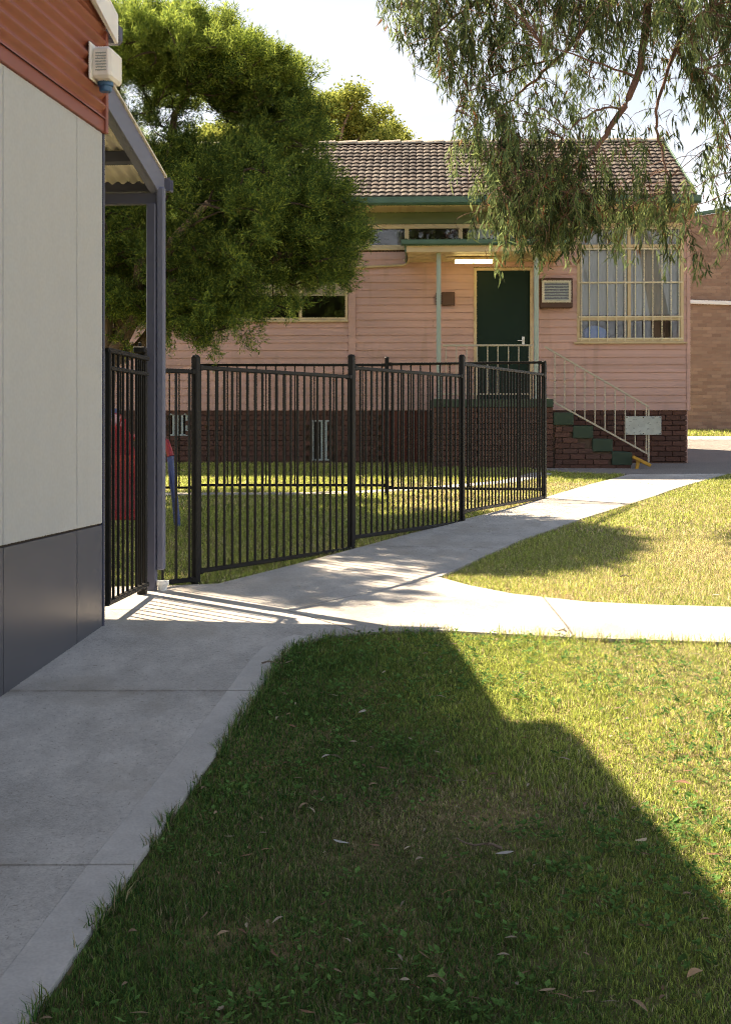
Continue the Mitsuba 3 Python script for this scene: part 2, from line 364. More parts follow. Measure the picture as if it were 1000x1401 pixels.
gm = sweep(gp, wallP(VE + .09, .0, ez + .02), wallP(VE + .09, -4.3, ez + .02)); 
add(key + '__end_gutter', gm, 'mat_steel_grey')
pc = (np.array([-1.477, 9.10]) - C); pt, po = pc @ HD, pc @ NR
add(key + '__post', wbox(pt - .0325, pt + .0325, po - .0325, po + .0325, float(g(9.1)) - .05, ez - .092, .006), 'mat_steel_grey')
add(key + '__downpipe', cat([wbox(pt - .02, pt + .03, po + .034, po + .092, EYE - .985, ez + .02, .012)]), 'mat_steel_light')
# white drain riser below the downpipe
prof = np.array([[.0, 0], [.036, 0], [.038, .055], [.052, .062], [.055, .075], [.055, .098], [.049, .098], [.047, .078], [.034, .065], [.0, .06]])
m = trimesh.creation.revolve(prof, sections=20)
dpw = wallP(pt + .005, po + .075, float(g(9.1)) + .005)
m.apply_scale(.82); m.apply_translation(dpw)
add('drain_riser', m, 'mat_pvc', smooth=35, label='small white plastic drain cup on the ground under the downpipe', cat='drain pipe')
# alarm box
key = 'alarm_box'
tag(key, 'white vented plastic alarm box with blue strobe fixed high on red cladding', 'alarm box')
az0, az1 = EYE + 1.985, EYE + 2.165
add(key + '__mounting_plate', wbox(-.35, -.09, .030, .040, az0 - .01, az1 + .02, .003), 'mat_white_plastic')
add(key + '__casing', wbox(-.325, -.10, .041, .150, az0, az1, .016), 'mat_white_plastic')
for k in range(7):
    z = az0 + .04 + k * .016
    m = wbox(-.330, -.324, .062, .125, z, z + .007, .002)
    add(key + '__louvre', m, 'mat_vent')
m = trimesh.creation.revolve(np.array([[0, 0], [.030, 0], [.036, .006], [.036, .03], [.045, .034], [.045, .055], [0, .055]]), sections=20)
m.apply_translation(wallP(-.215, .085, az0 - .056))
add(key + '__strobe_light', m, 'mat_blue_plastic', smooth=35)

# ------------------------------------------------------------------ fences
def picket_dict(h):
    return mikit.ply(bev(-.008, .008, -.008, .008, 0, h, .002), 'mat_black')
PICK = {}
def fence_post(key, x, y, z0, z1, ang=0.0, w=.05):
    m = bev(-w / 2, w / 2, -w / 2, w / 2, z0, z1, .006)
    capm = trimesh.creation.icosphere(3, w * .56); capm.apply_scale((1, 1, .55)); capm.apply_translation((0, 0, z1 - .004))
    rot = trimesh.transformations.rotation_matrix(ang, (0, 0, 1)); rot[:3, 3] = (x, y, 0)
    m.apply_transform(rot); capm.apply_transform(rot)
    p = add(key + '__post', m, 'mat_black')
    add(p + '__cap', capm, 'mat_black', smooth=True)
def fence_panel(key, a, b, zb, zt, n, trim=.035):
    """rails from a to b (xy), heights zb/zt (each at both ends), n pickets"""
    a, b = np.array(a, float), np.array(b, float); d = b - a; L = np.linalg.norm(d); u = d / L
    p, q = a + u * trim, b - u * trim
    for z in (zb, zt):
        add(key + '__rail', bar([*p, z], [*q, z], .038, .03), 'mat_black')
        if trim > .01:
            for e, f_ in ((p, u), (q, -u)):
                add(key + '__bracket', bar([*(e - f_ * .012), z], [*(e + f_ * .03), z], .05, .042), 'mat_black')
    h = round(zt - zb - .02, 4)
    if h not in PICK: PICK[h] = picket_dict(h)
    ang = math.atan2(u[1], u[0])
    for k in range(n):
        c = a + d * (k + .5) / n
        M = trimesh.transformations.rotation_matrix(ang, (0, 0, 1)); M[:3, 3] = (c[0], c[1], zb + .01)
        add(key + '__picket', PICK[h], None, M=M)
key = 'metal_fence'
tag(key, 'black tubular steel fence along the path, stepping uphill, in front of the enclosed lawn', 'fence')
NP = [(-1.212, 9.40), (-.118, 11.17), (.951, 12.97), (2.12, 15.63)]
tops = [.51, .612, .71, .785]
ang = math.atan2(1.77, 1.094)
for (x, y), t in zip(NP, tops):
    fence_post(key, x, y, float(g(y)) - .05, EYE + t, ang)
fence_panel(key, NP[0], NP[1], EYE - 1.03, EYE + .43, 22)
fence_panel(key, NP[1], NP[2], EYE - .935, EYE + .507, 22)
fence_panel(key, NP[2], NP[3], EYE - .83, EYE + .628, 26)
fence_panel(key, (-1.46, 9.16), NP[0], EYE - 1.085, EYE + .40, 3, .02)
key = 'metal_fence_001'
tag(key, 'black tubular steel fence across the back of the enclosed lawn, nearest the house', 'fence')
FP = [(2.12, 15.63), (.26, 16.05), (-2.1, 16.1), (-4.5, 16.15), (-6.9, 16.2)]
for (x, y), t in zip(FP[1:], (.855, .80, .73, .66)):
    fence_post(key, x, y, float(g(y)) - .05, EYE + t, 0)
fence_panel(key, FP[1], FP[0], EYE - .735, EYE + .775, 16)
fence_panel(key, FP[2], FP[1], EYE - .705, EYE + .765, 20)
fence_panel(key, FP[3], FP[2], EYE - .735, EYE + .69, 20)
fence_panel(key, FP[4], FP[3], EYE - .765, EYE + .62, 20)
key = 'metal_gate'
tag(key, 'narrow black steel gate between the building corner and the grey verandah post', 'gate')
GA, GBp = (-1.555, 7.88), (-1.475, 8.88)
fence_panel(key, GA, GBp, EYE - 1.058, EYE + .465, 9, .0)
add(key + '__top_rail', bar([*(np.array(GA) + (.0, .02)), EYE + .36], [*GBp, EYE + .36], .03, .025), 'mat_black')
fence_post(key, -1.515, 8.93, float(g(8.9)) - .05, EYE + .53, math.atan2(1, .08), .06)
add(key + '__stile', bar([GA[0] + .01, GA[1] + .02, EYE - 1.06], [GA[0] + .01, GA[1] + .02, EYE + .47], .035), 'mat_black')
add(key + '__latch', cat([bev(-1.555, -1.475, 8.80, 8.88, EYE + .50, EYE + .545, .008), bev(-1.525, -1.505, 8.83, 8.85, EYE + .546, EYE + .575, .004)]), 'mat_black')

# ------------------------------------------------------------------ house (local frame: x along the front, y into the house, z up)
TH = math.radians(2.3); cT, sT = math.cos(TH), math.sin(TH)
HM = np.eye(4); HM[:3, 0] = (cT, -sT, 0); HM[:3, 1] = (sT, cT, 0); HM[:3, 3] = (2.44, 22, 0)
def hu(px, d=0.0):
    k = (px - CX) / F
    return (k * (22 - d * cT) - 2.44 + d * sT) / (cT + k * sT)
def hz(px, py, d=0.0):
    y = 22 - hu(px, d) * sT - d * cT
    return EYE - (py - HY) * y / F
HK = 'weatherboard_house'
tag(HK, 'pink weatherboard house on brick base with brown tiled gable roof and small porch', 'house')
def hadd(part, mesh, mat, **k):
    M = k.pop('M', None)
    if isinstance(mesh, dict):
        return add(HK + '__' + part, mesh, None, M=HM @ M if M is not None else HM, **k)
    mesh = mesh.copy(); mesh.apply_transform(HM)
    return add(HK + '__' + part, mesh, mat, **k)
UL, UR = -11.5, hu(942)
ZB = hz(750, 561)                # underside of the boards
EX = (hz(750, 340) - ZB) / 17.0
EX = .1265
ZT = hz(700, 289.5)              # top of the wall
ZH = hz(700, 340)                # top of boards
# openings: u0, u1, z0, z1
LW = (hu(226), hu(476), hz(420, 438), hz(420, 334))
DR = (hu(648), hu(729), hz(690, 548), hz(690, 366))
RW = (hu(789), hu(935), hz(860, 468), hz(860, 306))
HL = (UL + .2, hu(786), hz(700, 340), hz(700, 306))
opens = [LW, DR, RW, HL]
bprof = lambda: None
def board(u0, u1, z0, z1):
    """lapped weatherboard: bottom edge stands proud"""
    h = z1 - z0
    P = np.array([[u, y, z] for u in (u0, u1) for y, z in ((-.026, z0), (-.022, z0 - .006), (-.006, z1 + .004), (.008, z0), (.008, z1 + .004))])
    return trimesh.convex.convex_hull(P)
row = 0
z = ZB
while z < RW[3] + .02:
    z1 = z + EX
    segs = [(UL, UR)]
    for o in opens:
        if o[2] < z1 - .03 and o[3] > z + .03:
            ns = []
            for a, b in segs:
                if o[1] <= a or o[0] >= b: ns.append((a, b)); continue
                if o[0] > a: ns.append((a, o[0]))
                if o[1] < b: ns.append((o[1], b))
            segs = ns
    for a, b in segs:
        # long runs are butted from several boards
        cutsx = [a] + [c for c in ([-6.2 + .9 * (row % 3), -2.9 + (row * 1.7) % 1.9] if b - a > 4 else []) if a + .6 < c < b - .6] + [b]
        for c, d in zip(cutsx[:-1], cutsx[1:]):
            hadd('weatherboard', board(c + .001, d - .001, z, min(z1, ZT)), 'mat_pink')
    z = z1; row += 1
# sheathing behind the boards, with holes
def wall_with_holes(u0, u1, z0, z1, holes, y0, y1):
    pg = sbox(u0, z0, u1, z1)
    for h in holes: pg = pg.difference(sbox(h[0], h[2], h[1], h[3]))
    ms = [trimesh.creation.extrude_polygon(q, y1 - y0, engine='earcut') for q in getattr(pg, 'geoms', [pg])]
    m = cat(ms); v = m.vertices.copy(); m.vertices = np.stack([v[:, 0], y1 - v[:, 2], v[:, 1]], -1); m.fix_normals(); return m
hadd('sheathing', wall_with_holes(UL, UR, ZB, ZT, opens, .010, .05), 'mat_brown')
hadd('interior', cat([B(UL, UR, 1.8, 1.82, ZB, ZT), B(UL, UR, .06, 1.79, ZB - .02, ZB), B(UL, UR, .06, 1.79, ZT + .01, ZT + .03), B(.25, .3, .06, 1.79, ZB, ZT)]), 'mat_dark_room')
hadd('end_wall', cat([B(UR - .05, UR - .004, .06, 5.0, .5, ZT), B(UL, UL + .04, .06, 5.0, .5, ZT)]), 'mat_pink')
hadd('back_wall', B(UL + .05, UR - .06, 4.95, 5.0, .5, ZT), 'mat_pink')
hadd('corner_board', bev(UR - .035, UR + .022, -.036, .03, ZB - .01, ZT - .02, .003), 'mat_pink')
hadd('cover_board', bev(hu(477), hu(486.5), -.045, -.027, ZB - .01, hz(480, 341), .004), 'mat_pink')
# frieze, soffit, gutter
hadd('frieze', bev(UL, UR + .01, -.03, .0, hz(700, 305.5), ZT, .003), 'mat_frieze')
hadd('frieze_mould', bev(UL, UR, -.036, -.002, hz(700, 312), hz(700, 306), .003), 'mat_cream')
OV = .62                          # eave overhang
UE = hu(951, OV)                  # right edge of the roof
ZG = hz(700, 279, OV)             # gutter bottom
ZE = hz(700, 270, OV)
hadd('soffit', B(UL, UE - .02, -OV + .02, -.0, ZT + .002, ZT + .016), 'mat_cream')
hadd('eave_fascia', bev(UL, UE - .0, -OV, -OV + .018, ZG - .01, ZE - .01, .002), 'mat_cream')
gp = [(0, .0), (.085, 0), (.115, .03), (.115, .125), (.108, .125), (.106, .034), (.08, .008), (.008, .008), (.008, .125), (0, .125)]
m = sweep(gp, (UL, -OV - .005, ZG - .01), (hu(959, OV + .1), -OV - .005, ZG - .01))
hadd('eave_gutter', m, 'mat_green')
hadd('gutter_stop_end', B(hu(959, OV + .1), hu(959, OV + .1) + .006, -OV - .12, -OV - .005, ZG - .01, ZG + .115), 'mat_green')
# boxed eave return at the gable end
P = np.array([[u, y, z] for (y, z) in ((-OV, ZG - .01), (-OV, ZE), (-.0, ZT - .16), (.0, ZT + .2)) for u in (UE - .02, UR + .03)])
m = trimesh.convex.convex_hull(np.array([[UR + .03, -OV + .02, ZE - .02], [UE - .02, -OV + .02, ZE - .02], [UR + .03, -OV + .02, ZG - .01], [UE - .02, -OV + .02, ZG - .01],
                                         [UR + .03, -.04, ZT - .18], [UR + .05, -.04, ZT - .18], [UR + .03, -.04, ZE], [UE - .02, -.04, ZE]]))
hadd('eave_return', m, 'mat_cream')
# roof
RUN, RISE = 2.85, hz(700, 197, -2.85 + OV) - ZE
SL = math.atan2(RISE, RUN); LEN = math.hypot(RUN, RISE)
NROW, TW = 15, .25
EXP = (LEN - .02) / NROW
def roofM(u, s, lift=0.0):
    """matrix with x along the eave, y up the slope, z outward; origin at eave + s up the slope"""
    M = np.eye(4); M[:3, 1] = (0, math.cos(SL), math.sin(SL)); M[:3, 2] = (0, -math.sin(SL), math.cos(SL))
    M[:3, 3] = np.array([u, -OV - .06, ZE - .005]) + M[:3, 1] * s + M[:3, 2] * lift
    return M
def tile_mesh():
    n = 13; u = np.linspace(0, TW, n)
    w = .017 * np.abs(np.sin(np.pi * ((u / (TW / 2)) ** 1.0))) ** .9 + .003
    L = EXP + .05
    top0 = np.stack([u, 0 * u, w + .036], 1); top1 = np.stack([u, 0 * u + L, w + .004], 1); bot0 = np.stack([u, 0 * u + .0, w + .008], 1)
    v = np.vstack([bot0, top0, top1]); i = np.arange(n - 1); f = []
    for r in (0, 1):
        f.append(np.stack([r * n + i, r * n + i + 1, (r + 1) * n + i + 1], 1)); f.append(np.stack([r * n + i, (r + 1) * n + i + 1, (r + 1) * n + i], 1))
    return trimesh.Trimesh(v, np.vstack(f), process=False)
tm = tile_mesh()
tcols = [(.115, .090, .076), (.14, .108, .088), (.095, .074, .064), (.155, .128, .105), (.11, .092, .082), (.08, .064, .056)]
tcols = [tuple(x * k for x, k in zip(c, (.62, .65, .70))) for c in tcols]
tdict = [mikit.ply(tm, 'mat_vc', smooth=False, color=np.tile(c, (len(tm.vertices), 1))) for c in tcols]
rk = HK + '__roof'
ncols = int((UE - UL) / TW) + 1
rest = []; restc = []
deck = np.array([[UL, -OV - .04, ZE - .03], [UE, -OV - .04, ZE - .03], [UE, RUN - OV - .04, ZE + RISE - .03], [UL, RUN - OV - .04, ZE + RISE - .03], [UL, 2 * RUN - OV, ZE - .03], [UE, 2 * RUN - OV, ZE - .03]])
m = trimesh.Trimesh(deck, [[0, 1, 2], [0, 2, 3], [3, 2, 5], [3, 5, 4], [0, 3, 4], [1, 5, 2]], process=False); m.apply_transform(HM)
add(rk, m, 'mat_brown')
rr = np.random.default_rng(3)
count = 0
for r in range(NROW):
    for c in range(ncols):
        u = UE - (c + 1) * TW + (TW / 2 if r % 2 else 0) * .0
        if u < UL - .1: continue
        M = HM @ roofM(u + rr.normal(0, .002), r * EXP, rr.normal(0, .0015)); ci = rr.integers(len(tcols))
        if c < 20:
            add(rk + '__roof_tile', tdict[ci], None, M=M)
        else:
            v = trimesh.transformations.transform_points(tm.vertices, M); rest.append(trimesh.Trimesh(v, tm.faces, process=False)); restc.append(np.tile(tcols[ci], (len(v), 1)))
add(rk + '__far_tile', cat(rest), 'mat_vc', color=np.vstack(restc), kind='stuff')
# ridge caps
for k in range(48):
    u = UE - (k + 1) * .40
    if u < UL: break
    a = np.linspace(0, np.pi, 9)
    rad = .095 + .0
    v0 = np.stack([0 * a + u - .02, RUN - OV - .04 + np.cos(a) * .13, ZE + RISE - .01 + np.sin(a) * .075], 1)
    v1 = np.stack([0 * a + u + .40, RUN - OV - .04 + np.cos(a) * .14, ZE + RISE + .005 + np.sin(a) * .09], 1)
    v = np.vstack([v0, v1, [[u + .40, RUN - OV - .04, ZE + RISE]], [[u - .02, RUN - OV - .04, ZE + RISE]]]); i = np.arange(8)
    f = np.vstack([np.stack([i, i + 9, i + 10], 1), np.stack([i, i + 10, i + 1], 1), np.stack([i + 9, i * 0 + 18, i + 10], 1), np.stack([i, i + 1, i * 0 + 19], 1)])
    m = trimesh.Trimesh(v, f, process=False); m.apply_transform(HM)
    add(rk + '__ridge_tile', m, 'mat_vc', color=np.tile(np.array((.34, .30, .25)) * (.85 + .3 * rr.random()), (len(v), 1)))
P0, P1 = (UE + .01, -OV - .05, ZE + .0), (UE + .01, RUN - OV, ZE + RISE + .02)
hadd('roof__verge_board', cat([bar(P0, P1, .02, .14), bar((UE + .01, RUN - OV, ZE + RISE + .02), (UE + .01, 2 * RUN - OV, ZE), .02, .14)]), 'mat_green')
add(rk + '__back_sheet', trimesh.Trimesh(trimesh.transformations.transform_points(np.array([[UL, RUN - OV - .04, ZE + RISE], [UE, RUN - OV - .04, ZE + RISE], [UE, 2 * RUN - OV, ZE], [UL, 2 * RUN - OV, ZE]]), HM), [[0, 1, 2], [0, 2, 3]], process=False), 'mat_brown')
gv = np.array([[UR - .03, -.02, ZT - .1], [UR - .03, 5.0, ZT - .1], [UR - .03, RUN - OV - .04, ZE + RISE - .06]])
m = trimesh.Trimesh(gv, [[0, 1, 2]], process=False); m.apply_transform(HM)
add(HK + '__gable_wall', m, 'mat_pink')
# brick base
brick_cols = [(.090, .046, .036), (.10, .050, .039), (.08, .043, .035), (.112, .058, .046), (.092, .052, .043)]
bm = bev(-.115, .115, 0, .06, -.038, .038, .004)
bdict = [mikit.ply(bm, 'mat_vc', color=np.tile(c, (len(bm.vertices), 1))) for c in brick_cols]
bh = bev(-.0525, .0525, 0, .06, -.038, .038, .004)
hdict = [mikit.ply(bh, 'mat_vc', color=np.tile(c, (len(bh.vertices), 1))) for c in brick_cols]
def brick_field(holder, u0, u1, z0, z1, y, stuff_below=None, skip=None):
    """running-bond bricks on the plane y (facing -y); those left of stuff_below are joined"""
    others, oc = [], []
    nz = int(math.ceil((z1 - z0) / .086))
    for r in range(nz):
        zc = z1 - .043 - r * .086
        a = u1
        k = 0
        first = r % 2
        while a > u0 + .06:
            half = (k == 0 and first) or (a - u0 < .18)
            wd = .115 if half else .24
            cx = a - wd / 2
            if not (skip and skip(cx, zc)):
                ci = rr.integers(len(brick_cols)); M = np.eye(4); M[:3, 3] = (cx, y + rr.normal(0, .0012), zc); M = HM @ M
                if stuff_below is not None and cx < stuff_below:
                    mm = bh if half else bm
                    others.append(trimesh.Trimesh(trimesh.transformations.transform_points(mm.vertices, M), mm.faces, process=False)); oc.append(np.tile(brick_cols[ci], (len(mm.vertices), 1)))
                else:
                    add(holder + '__brick', (hdict if half else bdict)[ci], None, M=M)
            a -= wd; k += 1
    if others:
        add(holder + '__far_brick', cat(others), 'mat_vc', color=np.vstack(oc), kind='stuff')
gz = float(g(22))
bk = HK + '__base_wall'
m = B(UL, UR - .03, .075, .2, gz - .2, ZB + .02); m.apply_transform(HM)
add(bk, m, 'mat_dark_mortar')
VENTS = [(hu(426), hu(449), hz(437, 628), hz(437, 577)), (hu(234), hu(258), hz(246, 594), hz(246, 568)), (hu(523), hu(590), hz(556, 634), hz(556, 561.5))]
brick_field(bk, UL, UR - .025, gz - .1, ZB, .0, stuff_below=hu(640),
            skip=lambda c, z: any(v[0] - .06 < c < v[1] + .06 and v[2] - .02 < z < v[3] + .02 for v in VENTS))
for v in VENTS[:2]:
    k = hadd('vent', B(v[0], v[1], .045, .055, v[2], v[3]), 'mat_dark_room')
    nb = 4
    for q in range(nb):
        c = v[0] + (q + .5) * (v[1] - v[0]) / nb
        m = bev(c - .018, c + .018, .01, .04, v[2], v[3], .004); m.apply_transform(HM); add(k + '__bar', m, 'mat_vent')
    for zz in (v[3], v[2] - .03):
        m = bev(v[0] - .02, v[1] + .02, .0, .044, zz, zz + .03); m.apply_transform(HM); add(k + '__frame', m, 'mat_vent')
v = VENTS[2]
k = hadd('access_door', B(v[0], v[1], .05, .07, v[2], v[3]), 'mat_dark_room')
scene['mat_red_brown'] = principled((.12, .035, .025), .6, .3)
nb = 6
for q in range(nb):
    a = v[0] + q * (v[1] - v[0]) / nb
    m = bev(a + .004, a + (v[1] - v[0]) / nb - .004, .02, .045, v[2] + .01, v[3] - .01, .004); m.apply_transform(HM); add(k + '__plank', m, 'mat_red_brown')
# windows
def window(part, u0, u1, z0, z1, cols, fr=.045, y=-.03, depth=.075, rows=None):
    """cols: pane edges as fractions of u; rows: fractions of z"""
    cols = cols or [0, 1]; rows = rows or [0, 1]
    k = hadd(part, cat([bev(u0, u1, y, y + depth, z1 - fr, z1, .004), bev(u0, u1, y, y + depth, z0, z0 + fr, .004),
                        bev(u0, u0 + fr, y + .001, y + depth, z0 + fr, z1 - fr, .004), bev(u1 - fr, u1, y + .001, y + depth, z0 + fr, z1 - fr, .004)]), 'mat_cream')
    for c in cols[1:-1]:
        x = u0 + c * (u1 - u0); m = bev(x - fr / 2, x + fr / 2, y + .002, y + depth, z0 + fr, z1 - fr, .004); m.apply_transform(HM); add(k + '__mullion', m, 'mat_cream')
    for r in rows[1:-1]:
        x = z0 + r * (z1 - z0); m = bev(u0 + fr, u1 - fr, y + .003, y + depth - .01, x - fr / 2, x + fr / 2, .004); m.apply_transform(HM); add(k + '__transom', m, 'mat_cream')
    for a, b in zip(cols[:-1], cols[1:]):
        for c, d in zip(rows[:-1], rows[1:]):
            ua, ub = u0 + a * (u1 - u0) + fr * .4, u0 + b * (u1 - u0) - fr * .4
            za, zb = z0 + c * (z1 - z0) + fr * .4, z0 + d * (z1 - z0) - fr * .4
            pv = np.array([[ua, y + .05, za], [ub, y + .05, za], [ub, y + .05, zb], [ua, y + .05, zb]])
            m = trimesh.Trimesh(pv, [[0, 1, 2], [0, 2, 3]], process=False); m.apply_transform(HM); add(k + '__pane', m, 'mat_glass')
    return k
def fr_of(u0, u1, *px): return [0, *[(hu(p) - u0) / (u1 - u0) for p in px], 1]
k = window('window', LW[0], LW[1], LW[2], LW[3], fr_of(LW[0], LW[1], 287, 344, 411))
m = bev(LW[0] - .04, LW[1] + .01, -.075, -.0, LW[2] - .035, LW[2], .006); m.apply_transform(HM); add(k + '__sill', m, 'mat_cream')
m = B(LW[0] + .05, LW[1] - .05, .07, .075, hz(440, 404), LW[3]); m.apply_transform(HM); add(k + '__blind', m, 'mat_blind')
k = window('window_001', RW[0], RW[1], RW[2], RW[3], fr_of(RW[0], RW[1], 860.5), rows=[0, (hz(860, 436) - RW[2]) / (RW[3] - RW[2]), (hz(860, 336.5) - RW[2]) / (RW[3] - RW[2]), 1], fr=.055)
m = bev(RW[0] - .05, RW[1] + .05, -.085, -.0, RW[2] - .03, RW[2], .006); m.apply_transform(HM); add(k + '__sill', m, 'mat_cream')
for px in (795.5, 806.3, 818.5, 831, 843.5, 855, 869, 881, 893, 905.5, 918, 929):
    u = hu(px, .06); m = bev(u - .007, u + .007, -.067, -.052, RW[2] + .01, RW[3] - .03, .003); m.apply_transform(HM); add(k + '__security_bar', m, 'mat_pale_bar')
for py in (463, 433, 386, 340, 312):
    zz = hz(860, py, .06); m = bev(RW[0] + .02, RW[1] - .02, -.0515, -.036, zz - .013, zz + .013, .003); m.apply_transform(HM); add(k + '__security_rail', m, 'mat_pale_bar')
cu = np.linspace(RW[0] + .05, RW[1] - .05, 120); cw = .10 + .005 * np.sin(cu * 38) + .006 * np.sin(cu * 17 + 1)
v = np.vstack([np.stack([cu, cw, 0 * cu + hz(860, 430)], 1), np.stack([cu, cw, 0 * cu + RW[3]], 1)]); i = np.arange(119)
m = trimesh.Trimesh(v, np.vstack([np.stack([i, i + 1, i + 121], 1), np.stack([i, i + 121, i + 120], 1)]), process=False); m.apply_transform(HM)
add(k + '__curtain', m, 'mat_curtain', smooth=True)
scene['mat_blue_cloth'] = principled((.05, .13, .38), .8, .2)
m = trimesh.creation.icosphere(3, 1.0); v = m.vertices; m.vertices = v * (1 + .12 * (meshkit.noise(v * 2.2 + 5) - .5))[:, None] * (.20, .10, .13) + np.array([hu(816), .22, hz(816, 455)])
m.apply_transform(HM)
add('blue_bundle', m, 'mat_blue_cloth', smooth=True, label='blue bundle lying inside the lower left pane of the barred window', cat='bundle')
m = B(RW[0], RW[1], .08, .35, RW[2] - .03, RW[2] + .03); m.apply_transform(HM); add(k + '__inner_shelf', m, 'mat_blind')
# highlight windows
k = window('highlight_window', HL[0], HL[1], HL[2], HL[3], fr_of(HL[0], HL[1], 200, 262, 324, 385, 446, 502.5, 556.5, 630, 705), fr=.07, depth=.07)
m = bev(HL[0], HL[1], -.065, -.031, HL[2] - .02, HL[2] + .025, .004); m.apply_transform(HM); add(k + '__sill', m, 'mat_cream')
m = B(hu(641), hu(702), .05, .06, HL[2] + .05, HL[3] - .05); m.apply_transform(HM); add(k + '__pale_blind', m, 'mat_vent')
# door
ff = .05
k = hadd('door', bev(DR[0] + ff, DR[1] - ff, .02, .06, DR[2] + .01, DR[3] - ff, .003), 'mat_door')
m = cat([bev(DR[0], DR[0] + ff, -.04, .05, DR[2], DR[3] - ff, .004), bev(DR[1] - ff, DR[1], -.04, .05, DR[2], DR[3] - ff, .004), bev(DR[0], DR[1], -.041, .05, DR[3] - ff, DR[3], .004)]); m.apply_transform(HM)
add(k + '__frame', m, 'mat_cream')
hc = np.array([hu(716), 0.0, hz(716, 466)])
m = cat([bev(hc[0] - .025, hc[0] + .025, .008, .019, hc[2] - .07, hc[2] + .07, .004), bar(hc + (0, -.03, 0), hc + (-.10, -.035, 0), .018), bar(hc + (0, .01, 0), hc + (0, -.04, 0), .018)]); m.apply_transform(HM)
add(k + '__handle', m, 'mat_chrome')
# porch roof
PD = 1.42
pu0, pu1 = hu(549, PD), hu(779, PD)
pz0 = hz(640, 343, PD)           # soffit
k = HK + '__porch_roof'
def padd(part, m, mat, **kw):
    m = m.copy(); m.apply_transform(HM); return add(part, m, mat, **kw)
padd(k, B(pu0 + .09, pu1 - .09, -PD + .03, -.03, pz0, pz0 + .02), 'mat_cream')
for q in range(1, 4):
    yy = -PD + q * .36
    padd(k + '__soffit_batten', bev(pu0 + .1, pu1 - .1, yy - .02, yy + .02, pz0 - .01, pz0 - .001, .002), 'mat_cream')
padd(k + '__front_fascia', bev(pu0 + .07, pu1 - .07, -PD, -PD + .025, pz0 - .012, pz0 + .10, .003), 'mat_cream')
zt0 = pz0 + .19
padd(k + '__side_fascia', trimesh.convex.convex_hull(np.array([[u, y, z] for u in (pu0 + .055, pu0 + .078) for y, z in ((-PD, pz0 - .01), (-PD, zt0 - .04), (-.03, pz0 - .01), (-.03, zt0 + .1))])), 'mat_green')
padd(k + '__side_fascia', trimesh.convex.convex_hull(np.array([[u, y, z] for u in (pu1 - .078, pu1 - .055) for y, z in ((-PD, pz0 - .01), (-PD, zt0 - .04), (-.03, pz0 - .01), (-.03, zt0 + .1))])), 'mat_green')
gp2 = [(0, .0), (.07, 0), (.10, .02), (.10, .085), (.094, .085), (.092, .024), (.068, .006), (.006, .006), (.006, .085), (0, .085)]
padd(k + '__porch_gutter', sweep(gp2, (pu0, -PD - .003, pz0 + .085), (pu1, -PD - .003, pz0 + .085)), 'mat_green')
padd(k + '__gutter_end', cat([B(pu0 - .006, pu0, -PD - .103, -PD, pz0 + .085, pz0 + .17), B(pu1, pu1 + .006, -PD - .103, -PD, pz0 + .085, pz0 + .17)]), 'mat_green')
m = wave_sheet(pu0 + .02, pu1 - .02, -PD - .04, -.035, .076, .011, P=lambda U, V, Wv: np.stack([U, V, zt0 + (V + PD) * .075 + Wv], -1))
padd(k + '__corrugated_sheet', m, 'mat_frieze', smooth=40)
# lamp under the porch
key = 'porch_lamp'
tag(key, 'lit fluorescent batten lamp under the porch soffit above the green door', 'lamp')
lu0, lu1, ld = hu(624, .75), hu(672, .75), .75
padd(key + '__housing', cat([bev(lu0 - .04, lu1 + .04, -ld - .06, -ld + .06, pz0 - .055, pz0 - .012, .006), bev(lu0 - .05, lu0 - .02, -ld - .05, -ld + .05, pz0 - .10, pz0 - .056, .004), bev(lu1 + .02, lu1 + .05, -ld - .05, -ld + .05, pz0 - .10, pz0 - .056, .004)]), 'mat_cream')
for a, b in ((lu0 - .019, (lu0 + lu1) / 2 - .008), ((lu0 + lu1) / 2 + .008, lu1 + .019)):
    m = bev(a, b, -ld - .045, -ld + .045, pz0 - .115, pz0 - .057, .015); m.apply_transform(HM)
    kk = add(key + '__diffuser', m, 'mat_white_plastic')
    scene[kk]['emitter'] = {'type': 'area', 'radiance': rgb((.95, .70, .26))}
# porch posts, landing, stairs
LD = 1.25
zl = EYE + .45
for px in (600, 733.5):
    u = hu(px, LD - .05)
    kk = padd(HK + '__porch_post', bev(u - .036, u + .036, -LD + .014, -LD + .086, zl - .002, pz0 - .001, .008), 'mat_post_paint')
    padd(kk + '__base_plate', bev(u - .055, u + .055, -LD + .0, -LD + .10, zl + .001, zl + .02, .004), 'mat_post_paint')
lu0, lu1 = hu(592, LD), hu(757, LD)
kk = padd(HK + '__landing', B(lu0 + .03, lu1 - .0, -LD + .06, -.03, gz - .2, zl - .13), 'mat_dark_mortar')
brick_field(HK + '__landing', lu0, lu1, gz - .05, zl - .13, -LD, stuff_below=hu(660))
padd(kk + '__floor_slab', bev(lu0 - .02, lu1 + .0, -LD - .02, -.031, zl - .128, zl, .008), 'mat_tread')
kk = HK + '__stair'
RUNS = .305
for q in range(4):
    a = lu1 + q * RUNS; zt = zl - .21 * (q + 1)
    padd(kk + '__step_core', B(a + .002, a + RUNS, -LD + .05, -.12, gz - .2, zt - .201), 'mat_dark_mortar')
    padd(kk + '__tread', bev(a + .003, a + RUNS + (.012), -LD - .008, -.10, zt - .20, zt, .01), 'mat_tread')
def under_stair(c, z):
    q = int((c - lu1) / RUNS); return q > 3 or z > zl - .21 * (q + 1) - .235
brick_field(kk, lu1 + .002, lu1 + 4 * RUNS, gz - .05, zl - .35, -LD + .005, skip=under_stair)
